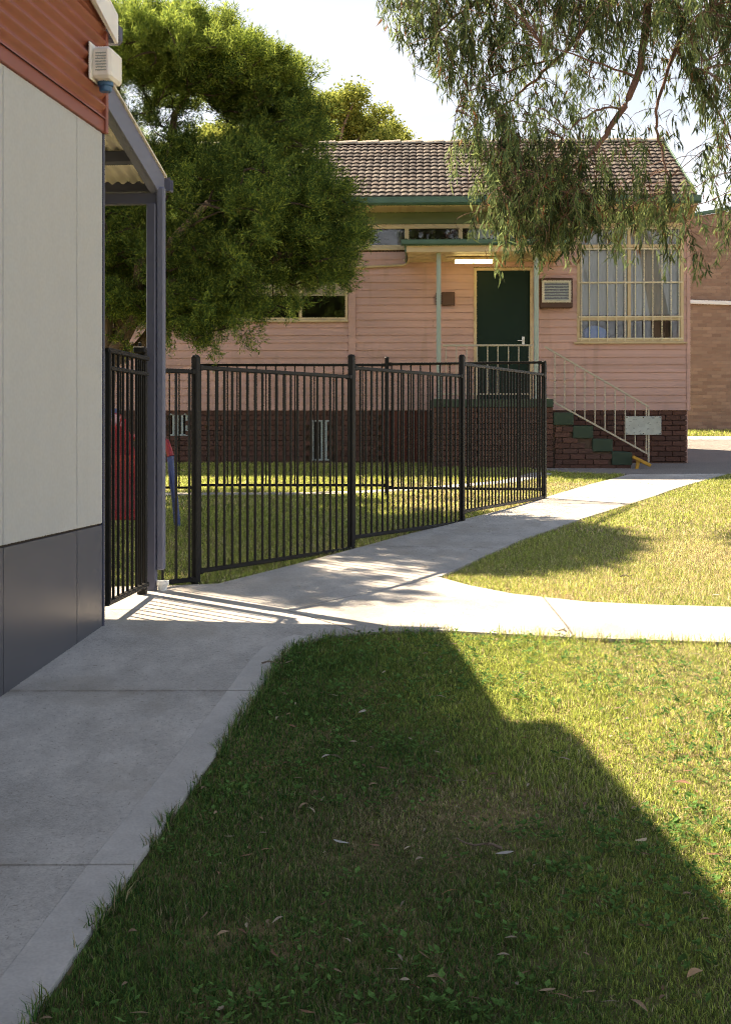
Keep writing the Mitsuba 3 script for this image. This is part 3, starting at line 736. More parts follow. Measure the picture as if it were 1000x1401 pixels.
# railings
kk = HK + '__railing'
r0, r1 = hu(603, LD - .05), hu(731, LD - .05); yr = -LD + .05
zt, zb = hz(690, 472, LD), hz(690, 539, LD)
padd(kk + '__hand_rail', bar((r0 + .03, yr, zt), (r1 - .03, yr, zt), .035, .03), 'mat_rail_paint')
padd(kk + '__bottom_rail', bar((r0 + .03, yr, zb), (r1 - .03, yr, zb), .03, .025), 'mat_rail_paint')
n = 9
for q in range(n):
    u = r0 + (r1 - r0) * (q + .5) / n; padd(kk + '__picket', bev(u - .009, u + .009, yr - .009, yr + .009, zb + .012, zt - .014, .002), 'mat_rail_paint')
kk = HK + '__stair_railing'
a0, a1 = hu(745, LD), hu(886, LD)
ta, tb = hz(745, 474, LD), hz(886, 556, LD)
ba, bb = hz(745, 543, LD), hz(886, 621, LD)
padd(kk + '__hand_rail', bar((a0, yr - .045, ta), (a1 + .02, yr - .045, tb - .01), .032, .028), 'mat_rail_paint')
padd(kk + '__bottom_rail', bar((a0, yr - .045, ba), (a1, yr - .045, bb), .022, .028), 'mat_rail_paint')
pxs = [759, 772.5, 786.5, 800, 814, 827.7, 841.5, 855.4, 869, 884]
for px in pxs:
    u = hu(px, LD); f_ = (u - a0) / (a1 - a0)
    padd(kk + '__picket', bev(u - .009, u + .009, yr - .054, yr - .036, ba + (bb - ba) * f_ + .012, ta + (tb - ta) * f_ - .012, .002), 'mat_rail_paint')
u = hu(885.5, LD)
padd(kk + '__end_post', bev(u + .006, u + .034, yr - .06, yr - .032, gz + .05, tb - .03, .004), 'mat_rail_paint')
# things on the house
s0, s1, z0, z1 = hu(856, 1.3), hu(905, 1.3), hz(880, 595, 1.3), hz(880, 569.5, 1.3)
key = 'notice_board'
tag(key, 'weathered grey notice panel fixed to the stair railing by the house corner', 'sign')
padd(key + '__panel', bev(s0, s1, yr - .075, yr - .062, z0, z1, .003), 'mat_sign')
for a in (s0 + .02, (s0 + s1) / 2, s1 - .02):
    for b in (z0 + .02, z1 - .02):
        m = trimesh.creation.cylinder(.008, .008, sections=10); m.apply_transform(trimesh.transformations.rotation_matrix(math.pi / 2, (1, 0, 0))); m.apply_translation((a, yr - .079, b)); padd(key + '__screw', m, 'mat_dark_room')
key = 'air_conditioner'
tag(key, 'small window air conditioner with pale grille in brown box between door and barred window', 'air conditioner')
a0, a1, z0, z1 = hu(738), hu(782), hz(760, 422), hz(760, 381.5)
padd(key + '__casing', bev(a0, a1, -.16, .0, z0, z1, .008), 'mat_brown')
f0, f1, g0, g1 = hu(740), hu(779.5), hz(760, 415), hz(760, 385)
padd(key + '__grille_frame', cat([bev(f0, f1, -.185, -.161, g1 - .035, g1, .006), bev(f0, f1, -.185, -.161, g0, g0 + .035, .006), bev(f0, f0 + .04, -.184, -.161, g0 + .035, g1 - .035, .006), bev(f1 - .04, f1, -.184, -.161, g0 + .035, g1 - .035, .006)]), 'mat_sheet')
for q in range(7):
    zz = g0 + .05 + q * (g1 - g0 - .09) / 6
    padd(key + '__slat', bev(f0 + .04, f1 - .04, -.175, -.163, zz - .012, zz + .010, .003), 'mat_vent')
padd(key + '__backing', B(f0 + .04, f1 - .04, -.1625, -.1605, g0 + .03, g1 - .03), 'mat_steel_light')
a0, a1, z0, z1 = hu(596), hu(622), hz(610, 418), hz(610, 400)
key = 'letter_box'
tag(key, 'small brown box on pink boards between the porch post and the door', 'box')
padd(key + '__body', bev(a0 + .10, a1, -.09, -.02, z0, z1, .006), 'mat_brown')
padd(key + '__lid', bev(a0, a0 + .095, -.07, -.02, z0 + .01, z1 - .01, .006), 'mat_brown')
# thin pipe from the porch gutter to the wall
add(HK + '__waste_pipe', frame_tube(trimesh.transformations.transform_points(np.array([[hu(488), -.05, hz(488, 366)], [hu(530), -.05, hz(530, 364)], [hu(552, .1), -.06, hz(552, 362, .1)], [hu(560, .12), -.10, hz(560, 357, .12)], [pu0 + .03, -.16, pz0 + .02]]), HM), .022, 8), 'mat_cream', smooth=40)
# yellow bracket at the stair foot
b0 = W(871, 640, 20.6); b0[2] = float(g(20.6))
key = 'yellow_bracket'
tag(key, 'short yellow steel bracket with slanted arm standing at the stair foot', 'bracket')
add(key + '__stem', bar(b0, b0 + (.03, 0, .17), .05, .05), 'mat_yellow')
add(key + '__arm', bar(b0 + (-.07, -.03, .20), b0 + (.21, -.03, .06), .07, .05), 'mat_yellow')

# ------------------------------------------------------------------ brick building at the right
key = 'brick_building'
tag(key, 'light brown brick building with white rail behind the right end of the house', 'building')
by = 33.2
bx0 = 7.3
def bx(px): return (px - CX) * by / F
def bzz(py): return EYE - (py - HY) * by / F
prof = Polygon([(bx0, 1.2), (16, 1.2), (16, bzz(292 - 10 / 57 * ((16 - bx(1000)) * F / by))), (bx0, bzz(303 + 2))])
m = trimesh.creation.extrude_polygon(prof, 6.0, engine='earcut'); v = m.vertices.copy(); m.vertices = np.stack([v[:, 0], by + .006 + v[:, 2], v[:, 1]], -1); m.fix_normals()
scene['mat_tan_mortar'] = principled((.25, .18, .14), .95, .1)
add(key + '__wall', m, 'mat_tan_mortar')
bcols = [(.27, .178, .128), (.25, .165, .120), (.29, .195, .142), (.24, .155, .112), (.30, .205, .15)]
bms, bcs = [], []
bb_ = bev(-.115, .115, 0, .04, -.038, .038, .004)
for r in range(70):
    zc = 1.30 + .086 * r
    for c in range(26):
        cx = bx0 + .12 + .24 * c + (.12 if r % 2 else 0)
        if zc + .04 > bzz(303 + 2) + (cx - bx0) * .175: continue
        mm = bb_.copy(); mm.apply_translation((cx, by + rr.normal(0, .0015), zc)); bms.append(mm); bcs.append(np.tile(np.array(bcols[rr.integers(5)]) * (.9 + .2 * rr.random()), (len(mm.vertices), 1)))
add(key + '__wall__brick', cat(bms), 'mat_vc', color=np.vstack(bcs), kind='stuff')
add(key + '__white_rail', bar((bx0, by - .06, bzz(411.5)), (14, by - .06, bzz(415 + 8)), .06, .10), 'mat_white_trim')
add(key + '__roof_edge', bar((bx0 - .1, by - .03, bzz(304) + .0), (16, by - .03, bzz(304) + (16 - bx0 + .1) * .175), .12, .09), 'mat_green')

# ------------------------------------------------------------------ play slide behind the gate
key = 'play_slide'
tag(key, 'red plastic slide with blue legs seen through the gate and beside the grey post', 'slide')
sy = 12.6
def sp(px, py, dy=0.0): return W(px, py, sy + dy)
pr = np.array([[-.22, .12], [-.20, .0], [.20, .0], [.22, .12], [.18, .12], [.17, .03], [-.17, .03], [-.18, .12]])
gz_ = float(g(sy))
pth = [np.array([-2.75, 13.3, gz_ + 1.0]), np.array([-2.6, 13.0, gz_ + .95]), np.array([-2.35, 12.4, gz_ + .45]), np.array([-2.25, 12.1, gz_ + .18]), np.array([-2.2, 11.9, gz_ + .12])]
add(key + '__chute', cat([sweep(pr, a, b) for a, b in zip(pth[:-1], pth[1:])]), 'mat_red_plastic')
add(key + '__panel', bev(-2.40, -2.14, 12.5, 12.54, gz_ + .12, gz_ + .70, .03), 'mat_red_plastic')
for dx in (0, .35):
    add(key + '__leg', frame_tube([(-2.9 + dx, 13.35, gz_), (-2.9 + dx, 13.35, gz_ + 1.15)], .03, 8), 'mat_slide_blue', smooth=40)
q = [sp(233, 622), sp(234, 640), sp(237, 665), sp(240, 690), sp(243, 704)]
q[-1][2] = float(g(sy)) - .01
add(key + '__blue_leg', frame_tube(q, .032, 8), 'mat_slide_blue', smooth=40)
add(key + '__top_bar', frame_tube([sp(233.5, 624, -.03), sp(228, 605), sp(205, 596), sp(170, 600, .4)], .034, 8), 'mat_red_plastic', smooth=40)

# ------------------------------------------------------------------ grass
def grass_mesh(xy, h, w, col, lean, two_seg, rg):
    n = len(xy)
    z = g(xy[:, 1]) - .004
    an = rg.uniform(0, 2 * np.pi, n); d = np.stack([np.cos(an), np.sin(an)], 1)
    la = rg.uniform(0, 2 * np.pi, n); ld = np.stack([np.cos(la), np.sin(la)], 1) * (lean * rg.random(n) ** .7)[:, None]
    hz_ = h * np.sqrt(np.clip(1 - np.linalg.norm(ld, axis=1) ** 2, .04, 1))
    base = np.column_stack([xy, z])
    side = np.column_stack([d * (w / 2)[:, None], np.zeros(n)])
    tip = base + np.column_stack([ld * h[:, None], hz_])
    if two_seg:
        mid = base + np.column_stack([ld * h[:, None] * .32, hz_ * .62])
        v = np.stack([base - side, base + side, mid + side * .8, mid - side * .8, tip], 1).reshape(-1, 3)
        k = np.arange(n)[:, None] * 5
        f = np.concatenate([k + [0, 1, 2], k + [0, 2, 3], k + [3, 2, 4]], 0)
        return v, f, np.repeat(col, 5, 0)
    v = np.stack([base - side, base + side, tip], 1).reshape(-1, 3)
    k = np.arange(n)[:, None] * 3
    return v, k + [0, 1, 2], np.repeat(col, 3, 0)
def sample(poly, dens, rg, ramp=None):
    x0, y0, x1, y1 = poly.bounds; n = int((x1 - x0) * (y1 - y0) * dens)
    p = np.column_stack([rg.uniform(x0, x1, n), rg.uniform(y0, y1, n)])
    p = p[shapely.contains_xy(poly, p[:, 0], p[:, 1])]
    if ramp is not None: p = p[rg.random(len(p)) < ramp(p)]
    return p
def fb(p, s, o, seed=0): return meshkit.fbm(np.column_stack([p * s, np.full(len(p), o)]), 4, seed)
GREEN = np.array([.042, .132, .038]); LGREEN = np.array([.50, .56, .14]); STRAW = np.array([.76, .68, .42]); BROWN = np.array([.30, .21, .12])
def grass_color(p, dry, rg, shade_tone=0.0):  # last argument paints shade into the blades: deeper green, dimmer straw
    n = len(p); a = np.clip(rg.random(n) * (1.15 - .80 * shade_tone) + .35 * (1 - shade_tone), 0, 1)[:, None]
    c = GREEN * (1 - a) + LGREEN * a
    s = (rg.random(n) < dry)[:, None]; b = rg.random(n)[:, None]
    c = np.where(s, (STRAW * (1 - b * .6) + BROWN * b * .6) * (1 - .55 * np.reshape(shade_tone, (-1, 1))), c)
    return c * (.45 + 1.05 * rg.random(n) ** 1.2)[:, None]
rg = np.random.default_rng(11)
def near_dry_and_sunlit(p):  # dry patches, plus extra straw on the right painting the sunlit side
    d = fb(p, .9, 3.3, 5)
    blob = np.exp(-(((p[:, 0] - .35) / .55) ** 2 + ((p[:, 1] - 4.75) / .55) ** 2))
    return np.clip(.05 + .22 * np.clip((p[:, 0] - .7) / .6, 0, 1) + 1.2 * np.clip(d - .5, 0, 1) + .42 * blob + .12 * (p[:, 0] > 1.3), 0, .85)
def near_shade_tone(p):  # shade put into blade colour, fading out past the building shadow edge
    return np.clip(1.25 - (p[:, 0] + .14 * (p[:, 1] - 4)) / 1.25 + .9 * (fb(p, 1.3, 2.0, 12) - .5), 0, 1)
# near lawn
N1 = Polygon([*near_edge[1:12], (.84, 7.56), (1.24, 7.47), (2.05, 7.36), (3.2, 7.3), (3.2, 1.8)]).buffer(-.012)
bladesV, bladesF, bladesC = [], [], []
def emit(key, parts, **k):
    v = np.vstack([a[0] for a in parts]); off = np.cumsum([0] + [len(a[0]) for a in parts[:-1]])
    f = np.vstack([a[1] + o for a, o in zip(parts, off)]); c = np.vstack([a[2] for a in parts])
    add(key, trimesh.Trimesh(v, f, process=False), 'mat_grass', color=np.clip(c, .003, .9), kind='stuff', **k)
parts = []
for lo, hi, dens, wd in ((1.8, 4.6, 25000, .0032), (4.6, 7.8, 17000, .0042)):
    p = sample(N1.intersection(sbox(-3, lo, .32 * hi + .5, hi)), dens, rg)
    p = p[rg.random(len(p)) < np.clip(1.25 - 3.2 * np.clip(fb(p, 3.2, 5.5, 14) - .50, 0, 1), .25, 1)]
    tall = fb(p, 2.6, 1.2, 2)
    dry = near_dry_and_sunlit(p)
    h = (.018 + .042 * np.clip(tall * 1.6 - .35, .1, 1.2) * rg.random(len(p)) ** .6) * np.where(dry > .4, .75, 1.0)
    parts.append(grass_mesh(p, h, wd * rg.uniform(.6, 1.3, len(p)), grass_color(p, dry, rg, near_shade_tone(p)), .93, True, rg))
# fringe hanging over the path edge
ed = LineString(near_edge[1:15]); n = 5200
s = rg.uniform(0, ed.length, n); pts = np.array([ed.interpolate(x).coords[0] for x in s]) + rg.normal(0, .012, (n, 2)) + np.array([.008, -.004])
keep = fb(pts, 5.0, 7.0, 3) > .42
pts = pts[keep]; n = len(pts)
parts.append(grass_mesh(pts, rg.uniform(.03, .095, n), rg.uniform(.0025, .005, n), grass_color(pts, np.full(n, .25), rg, near_shade_tone(pts)), .9, True, rg))
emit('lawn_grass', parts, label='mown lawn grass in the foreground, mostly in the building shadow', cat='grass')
# right lawn
N2 = Polygon([(.56, 9.72), *p2_right[1:], (6.9, 19.75), (9, 20.4), (9.0, 8.1), (3.4, 8.32), (2.36, 8.44), (1.9, 8.52), (1.45, 8.64), (1.0, 8.97), (.75, 9.32)]).buffer(-.012)
N2b = Polygon([(1.5, 7.3), (3.2, 7.28), (9, 7.15), (9, 5), (3, 5)])
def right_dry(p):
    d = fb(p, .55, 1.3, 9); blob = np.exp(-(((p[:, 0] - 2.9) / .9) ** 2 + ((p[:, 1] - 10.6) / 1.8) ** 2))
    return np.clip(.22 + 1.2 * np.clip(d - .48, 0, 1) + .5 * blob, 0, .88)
parts = []
for lo, hi, dens, wd in ((7, 12, 9000, .0075), (12, 20.5, 4200, .012)):
    p = sample(N2.intersection(sbox(-1, lo, .30 * hi + .4, hi)), dens, rg)
    p = p[rg.random(len(p)) < np.clip(1.2 - 2.8 * np.clip(fb(p, 2.2, 5.5, 15) - .52, 0, 1), .3, 1)]
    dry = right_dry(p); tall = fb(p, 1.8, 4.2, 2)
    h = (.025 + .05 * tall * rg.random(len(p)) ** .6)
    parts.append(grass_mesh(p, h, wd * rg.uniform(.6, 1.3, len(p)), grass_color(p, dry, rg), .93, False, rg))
p = sample(Polygon([(5.6, 30.7), (14, 30.7), (14, 33), (5.6, 33)]), 900, rg)
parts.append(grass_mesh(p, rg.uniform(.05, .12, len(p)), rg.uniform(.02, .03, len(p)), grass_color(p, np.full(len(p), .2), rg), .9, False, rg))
emit('lawn_grass_001', parts, label='sunny patchy lawn grass on the right of the path', cat='grass')
# enclosed lawn
N3 = Polygon([(-1.6, 9.27), (-1.05, 9.42), (-.56, 10.27), (-.04, 11.22), (1.0, 13.17), (1.62, 14.47), (2.2, 15.87), (2.98, 17.62), (3.85, 19.45), (3.0, 19.8), (2.6, 20.4), (2.6, 21.85), (-6, 21.95), (-6, 9.27)]).buffer(-.012).difference(STRIP.buffer(.0))
def enc_dry(p):
    return np.clip(.15 + 1.0 * np.clip(fb(p, .6, 6.3, 4) - .5, 0, 1) + .4 * ((p[:, 0] > .3) & (p[:, 1] > 14) & (p[:, 1] < 18)), 0, .8)
parts = []
for lo, hi, dens, wd in ((9, 14, 4600, .0095), (14, 22, 2600, .015)):
    p = sample(N3.intersection(sbox(-5, lo, 5, hi)), dens, rg)
    h = (.03 + .06 * fb(p, 1.8, 4.2, 8) * rg.random(len(p)) ** .6)
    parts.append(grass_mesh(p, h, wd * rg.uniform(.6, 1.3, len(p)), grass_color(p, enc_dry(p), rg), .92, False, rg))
emit('lawn_grass_002', parts, label='shaded lawn grass inside the black fence below the house', cat='grass')
# broad-leaved weeds in the near lawn
wv, wf, wc, o = [], [], [], 0
p = sample(N1.intersection(sbox(-1, 2.2, 2.2, 7.6)), 330, rg, ramp=lambda p: np.clip(3.6 * (fb(p, 1.4, 8.8, 6) - .44), 0.03, 1) * np.where(p[:, 1] < 4.6, 1, .5))
for x, y in p:
    for _ in range(rg.integers(4, 9)):
        a = rg.uniform(0, 2 * np.pi); L = rg.uniform(.012, .032); wd = L * rg.uniform(.22, .42); up = rg.uniform(.1, .8)
        r0 = rg.uniform(0, .03); d = np.array([math.cos(a), math.sin(a), up]); d /= np.linalg.norm(d); s_ = np.array([-math.sin(a), math.cos(a), 0]); nn = np.cross(d, s_)
        b0 = np.array([x + d[0] * r0, y + d[1] * r0, float(g(y)) + .015 + rg.uniform(0, .03)])
        V = [b0, b0 + d * L * .45 + s_ * wd, b0 + d * L * .5 + nn * -.003, b0 + d * L * .45 - s_ * wd, b0 + d * L]
        wv += V; wf += [[o, o + 1, o + 2], [o, o + 2, o + 3], [o + 1, o + 4, o + 2], [o + 2, o + 4, o + 3]]; o += 5
        wc += [np.array([.13, .24, .07]) * rg.uniform(.45, 1.5)] * 5
add('lawn_weed', trimesh.Trimesh(np.array(wv), np.array(wf), process=False), 'mat_grass', color=np.array(wc), kind='stuff', label='small broad-leaved weeds growing among the foreground grass', cat='weed')
# fallen leaves, twigs
def gum_leaf(L, wd, bend, curl, rg):
    n = 9; t = np.linspace(0, 1, n); w_ = wd * np.sin(np.pi * np.clip(t, .02, .985)) ** .8
    cx = bend * np.sin(np.pi * t) * L; zc = curl * np.sin(np.pi * t) * L
    v = np.vstack([np.stack([t * L, cx - w_, zc + w_ * .35], 1), np.stack([t * L, cx, zc], 1), np.stack([t * L, cx + w_, zc + w_ * .3], 1)])
    i = np.arange(n - 1); f = []
    for r in (0, 1): f += [np.stack([r * n + i, r * n + i + 1, (r + 1) * n + i + 1], 1), np.stack([r * n + i, (r + 1) * n + i + 1, (r + 1) * n + i], 1)]
    return trimesh.Trimesh(v, np.vstack(f), process=False)
LEAFC = [(.22, .13, .08), (.27, .19, .12), (.33, .27, .20), (.16, .09, .055), (.36, .32, .27)]
def place_leaf(px, py, L, c, rg, **k):
    # where this pixel meets the ground
    y = 5.0
    for _ in range(40): y = F * (EYE - float(g(y))) / (py - HY)
    m = gum_leaf(L, L * rg.uniform(.10, .16), rg.uniform(-.15, .15), rg.uniform(-.05, .12), rg)
    m.apply_transform(trimesh.transformations.euler_matrix(rg.uniform(-.6, .6), rg.uniform(-.25, .15), rg.uniform(0, 6.28)))
    m.apply_translation(((px - CX) * y / F, y, float(g(y)) + .032))
    return add('fallen_leaf', m, 'mat_vc', smooth=True, color=np.tile(c, (len(m.vertices), 1)), cat='leaf', **k)
place_leaf(456, 1162, .075, (.36, .36, .34), rg, label='large pale grey fallen leaf lying in the shaded lawn left of centre')
place_leaf(603, 1240, .06, (.40, .26, .16), rg, label='broad tan fallen leaf lying upright in the dark grass below centre')
place_leaf(468, 1050, .11, (.33, .29, .24), rg, label='long grey strip of fallen leaf on the bare brownish patch near the path')
place_leaf(606, 893, .06, (.6, .6, .6), rg, label='white fallen leaf scrap near the top of the shaded lawn')
place_leaf(940, 1355, .08, (.34, .22, .12), rg, label='brown curled fallen leaf in the bottom right corner of the lawn')
place_leaf(678, 1182, .06, (.36, .34, .32), rg, label='grey fallen leaf beside a twig in the middle of the shaded lawn')
place_leaf(885, 1160, .06, (.42, .34, .23), rg, label='pale straw fallen leaf at the sunny edge of the shadow on the right')
def where_words(px, py, cols, rows):
    return rows[min(int((py - rows[0][0]) / rows[0][1]), len(rows) - 2) + 1], cols[min(int((px - cols[0][0]) / cols[0][1]), len(cols) - 2) + 1]
COLS = [(280, 145), 'beside the path edge', 'left of the middle', 'in the middle', 'right of the middle', 'at the right side']
ROWS = [(960, 90), 'at the far end of', 'towards the far end of', 'halfway along', 'towards the near end of', 'at the near end of']
used_words = set()
for px, py in ((296, 1122), (322, 1157), (440, 1108), (540, 1115), (520, 1170), (742, 1195), (870, 1280), (690, 1300), (760, 1370), (840, 1370), (540, 1300), (975, 1275), (712, 1020), (490, 985), (560, 1365), (388, 1270), (620, 1080)):
    r_, c_ = where_words(px, py, COLS, ROWS)
    if (r_, c_) in used_words: continue
    used_words.add((r_, c_))
    place_leaf(px, py, rg.uniform(.035, .065), LEAFC[rg.integers(5)], rg, label=f'small dry leaf fallen {c_} {r_} the shaded lawn', group='leaves fallen on the shaded foreground lawn')
for (px, py), wh in zip(((890, 945), (930, 1040), (835, 1000), (960, 905), (760, 905), (990, 1010), (945, 1085), (858, 793), (985, 820)),
                        ('in the middle of the sunlit lawn', 'well to the right on the sunlit lawn, near the shadow edge', 'close beside the building shadow on the sunlit lawn', 'just below the bright cross path at the right edge', 'just below the bright cross path near its joint', 'at the far right edge of the sunlit lawn', 'lowest on the sunlit strip of lawn at the right', 'on the lawn above the cross path, beside the tree shadow', 'on the lawn above the cross path at the right edge')):
    place_leaf(px, py, rg.uniform(.04, .075), np.array(LEAFC[rg.integers(1, 5)]) * 1.05, rg, label='pale dry leaf fallen ' + wh, group='leaves fallen on the sunlit lawn')
lm, lc = [], []
pl = np.vstack([sample(N2.intersection(sbox(0, 8, 6, 19)), 10, rg), sample(N1.intersection(sbox(-1, 3, 2.4, 7.6)), 22, rg), sample(N3.intersection(sbox(-3, 9.4, 3.4, 18)), 9, rg), sample(PATH.intersection(sbox(-1, 9, 5, 19)), 3.0, rg)])
for x, y in pl:
    m = gum_leaf(rg.uniform(.025, .06), rg.uniform(.003, .006), rg.uniform(-.15, .15), rg.uniform(0, .1), rg)
    m.apply_transform(trimesh.transformations.euler_matrix(rg.uniform(-.5, .5), rg.uniform(-.2, .1), rg.uniform(0, 6.28)))
    m.apply_translation((x, y, float(g(y)) + (.026 if PATH.contains(shapely.Point(x, y)) else rg.uniform(.012, .035)))); lm.append(m); lc.append(np.tile(np.array(LEAFC[rg.integers(4)]) * rg.uniform(.6, 1.1), (len(m.vertices), 1)))
add('leaf_litter', cat(lm), 'mat_vc', smooth=True, color=np.vstack(lc), kind='stuff', label='scattered dry leaf litter over lawns and paths', cat='leaf litter')
# twigs
for px, py, L, a in ((379, 917, .16, .1), (765, 872, .10, 2.4), (655, 1172, .16, 2.7), (858, 795, .14, .6)):
    y = 6.0
    for _ in range(40): y = F * (EYE - float(g(y))) / (py - HY)
    x = (px - CX) * y / F; z = float(g(y)) + .04
    d = np.array([math.cos(a), math.sin(a), 0.05])
    pts = [np.array([x, y, z]) + d * L * (t - .5) + np.array([0, 0, .008 * math.sin(t * 7)]) for t in np.linspace(0, 1, 6)]
    where = {379: 'on the path edge at the lawn corner', 765: 'on the edge of the bright cross path', 655: 'in the middle of the shaded lawn', 858: 'on the sunny lawn beside the tree shadow'}[px]
    add('fallen_twig', cat([frame_tube(pts, np.linspace(.005, .002, 6), 6), frame_tube([pts[2], pts[2] + np.array([d[1], d[0], .4]) * .04], [.003, .0015], 5)]), 'mat_bark', smooth=40, label='dark fallen twig lying ' + where, cat='twig')

# ------------------------------------------------------------------ trees
def leaves(base, direc, L, wd, rg, col, fold=.25):
    """lanceolate leaves: base points, unit directions; two-sided diamonds with a mid rib"""
    n = len(base)
    r = rg.normal(size=(n, 3)); s = np.cross(direc, r); s /= np.linalg.norm(s, axis=1, keepdims=True) + 1e-9
    nn = np.cross(direc, s)
    Lc, wc_ = L[:, None], wd[:, None]
    v = np.stack([base, base + direc * Lc * .42 + s * wc_, base + direc * Lc * .42 - s * wc_, base + direc * Lc + nn * wc_ * .6], 1).reshape(-1, 3)
    k = np.arange(n)[:, None] * 4
    f = np.concatenate([k + [0, 1, 3], k + [0, 3, 2]], 0)
    return v, f, np.repeat(col, 4, 0)
def unit(v): return v / (np.linalg.norm(v, axis=-1, keepdims=True) + 1e-9)
def curve(a, b, sag, n, rg, jit=.05):
    t = np.linspace(0, 1, n)[:, None]; L = np.linalg.norm(b - a)
    p = a * (1 - t) + b * t; p[:, 2] += sag * L * np.sin(np.pi * t[:, 0]); p[1:-1] += rg.normal(0, jit * L / n ** .5, (n - 2, 3)); return p

# --- the dense tree at the left
rg = np.random.default_rng(21)
key = 'paperbark_tree'
tag(key, 'large dense dark green tree standing inside the fence in front of the house', 'tree')
ELL = [((-2.3, 14.5, 4.02), (1.2, 1.7, .36), 1.5), ((-1.2, 14.5, 3.70), (.65, 1.2, .38), 2.0), ((-.95, 14.5, 3.1), (.6, 1.1, .45), 1.0), ((-1.35, 14.3, 2.1), (1.28, 1.7, .95), 1.25), ((-.55, 14.2, 2.12), (.5, .9, .5), 1.0),
       ((-1.75, 14.2, 1.35), (.72, 1.1, .5), .9), ((-2.75, 14.5, 1.75), (1.2, 1.6, .85), .9), ((-2.2, 14.6, 3.35), (1.2, 1.4, .5), .14), ((-4.2, 14.8, 3.1), (1.5, 1.8, 1.4), .8),
       ((-3.4, 14.5, 3.85), (.9, 1.4, .45), 1.1), ((-3.7, 13.3, 2.7), (1.2, 1.2, 1.0), 1.0), ((-2.1, 13.4, 3.8), (1.1, .9, .30), 2.0), ((-1.5, 13.9, 3.72), (.7, .8, .28), 1.6), ((-1.95, 14.5, 2.75), (.85, 1.2, .38), 1.2), ((-4.4, 15.6, 3.0), (1.4, 1.4, 1.2), .9), ((-3.1, 16.9, 2.5), (1.3, 1.3, 1.0), 1.0), ((-4.0, 17.8, 3.2), (1.3, 1.3, 1.1), 1.0), ((-3.7, 12.3, 2.5), (1.0, .9, .9), 1.0), ((-3.35, 11.9, 3.3), (.85, .8, .7), 1.3)]
clumps = []
for c, r, dn in ELL:
    c = np.array(c) + (0, 0, EYE); r = np.array(r); n = int(62 * dn * (r[0] * r[1] * r[2]) ** (2 / 3) * 2.6)
    d = unit(rg.normal(size=(n, 3))); rad = rg.random(n) ** (1 / 2.2)
    clumps.append(c + d * rad[:, None] * r)
clumps = np.vstack(clumps)
trunk0 = np.array([-3.05, 14.6, float(g(14.6)) - .1])
fork = trunk0 + (.15, .05, 1.7)
add(key + '__trunk', frame_tube(np.array([trunk0, trunk0 + (.02, 0, .5), trunk0 + (.10, .02, 1.1), fork]), [.19, .16, .14, .13], 10), 'mat_bark', smooth=50)
limb_ends = [np.array(e) + (0, 0, EYE) for e in ((-1.2, 14.3, 2.2), (-1.9, 14.4, 3.7), (-2.9, 14.5, 3.6), (-1.1, 14.4, 3.3), (-.5, 14.2, 1.9), (-2.0, 14.0, 1.6), (-4.2, 14.8, 2.9), (-2.4, 15.2, 3.0), (-1.7, 15.3, 2.2), (-1.6,13.4,2.3))]
nodes = [fork]; nodeR = [.12]
limbs = []
for e in limb_ends:
    p = curve(fork, e, .10, 8, rg, .08); limbs.append(frame_tube(p, np.linspace(.085, .03, 8), 7)); nodes += list(p[2:]); nodeR += list(np.linspace(.08, .03, 6))
add(key + '__limb', cat(limbs), 'mat_bark', smooth=50)
NA = np.array(nodes)
tw = []
bv, bd, bl, bw, bc = [], [], [], [], []
order = np.argsort([np.linalg.norm(NA - c, axis=1).min() for c in clumps])
for c in clumps[order]:
    dist = np.linalg.norm(NA - c, axis=1)
    j = np.argmin(dist + .6 * np.maximum(0, NA[:, 2] - c[2]))
    p = curve(NA[j], c, .06, 5, rg, .08); tw.append(frame_tube(p, np.linspace(.009 + .012 * min(dist[j], 1.2), .004, 5), 4, False))
    NA = np.vstack([NA, c])
    out = unit(c - np.array([-2.2, 14.6, EYE + 2.2])); base_tone = rg.uniform(.75, 1.3)
    R0 = rg.uniform(.15, .30)
    for _ in range(rg.integers(9, 14)):
        d = unit(out * .5 + np.array([0, 0, .55]) + rg.normal(0, .6, 3)); tip = c + d * R0 * rg.uniform(.5, 1.2)
        n = rg.integers(34, 50); t = rg.uniform(.15, 1, n)[:, None]
        b = c * (1 - t) + tip * t + rg.normal(0, .02, (n, 3))
        bv.append(b); bd.append(unit(d + rg.normal(0, .65, (n, 3)))); bl.append(rg.uniform(.035, .07, n)); bw.append(rg.uniform(.0035, .0062, n))
        yg = rg.random((n, 1)) ** (.8 if c[2] > EYE + 3.6 else 2.2)  # top of the crown coloured yellower to paint it sunlit
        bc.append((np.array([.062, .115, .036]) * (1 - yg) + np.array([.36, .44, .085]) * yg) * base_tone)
add(key + '__branch', cat(tw), 'mat_dark_twig')
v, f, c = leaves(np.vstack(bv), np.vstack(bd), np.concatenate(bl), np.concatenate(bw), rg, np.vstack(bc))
add(key + '__crown', trimesh.Trimesh(v, f, process=False), 'mat_leaf', color=c, kind='stuff')

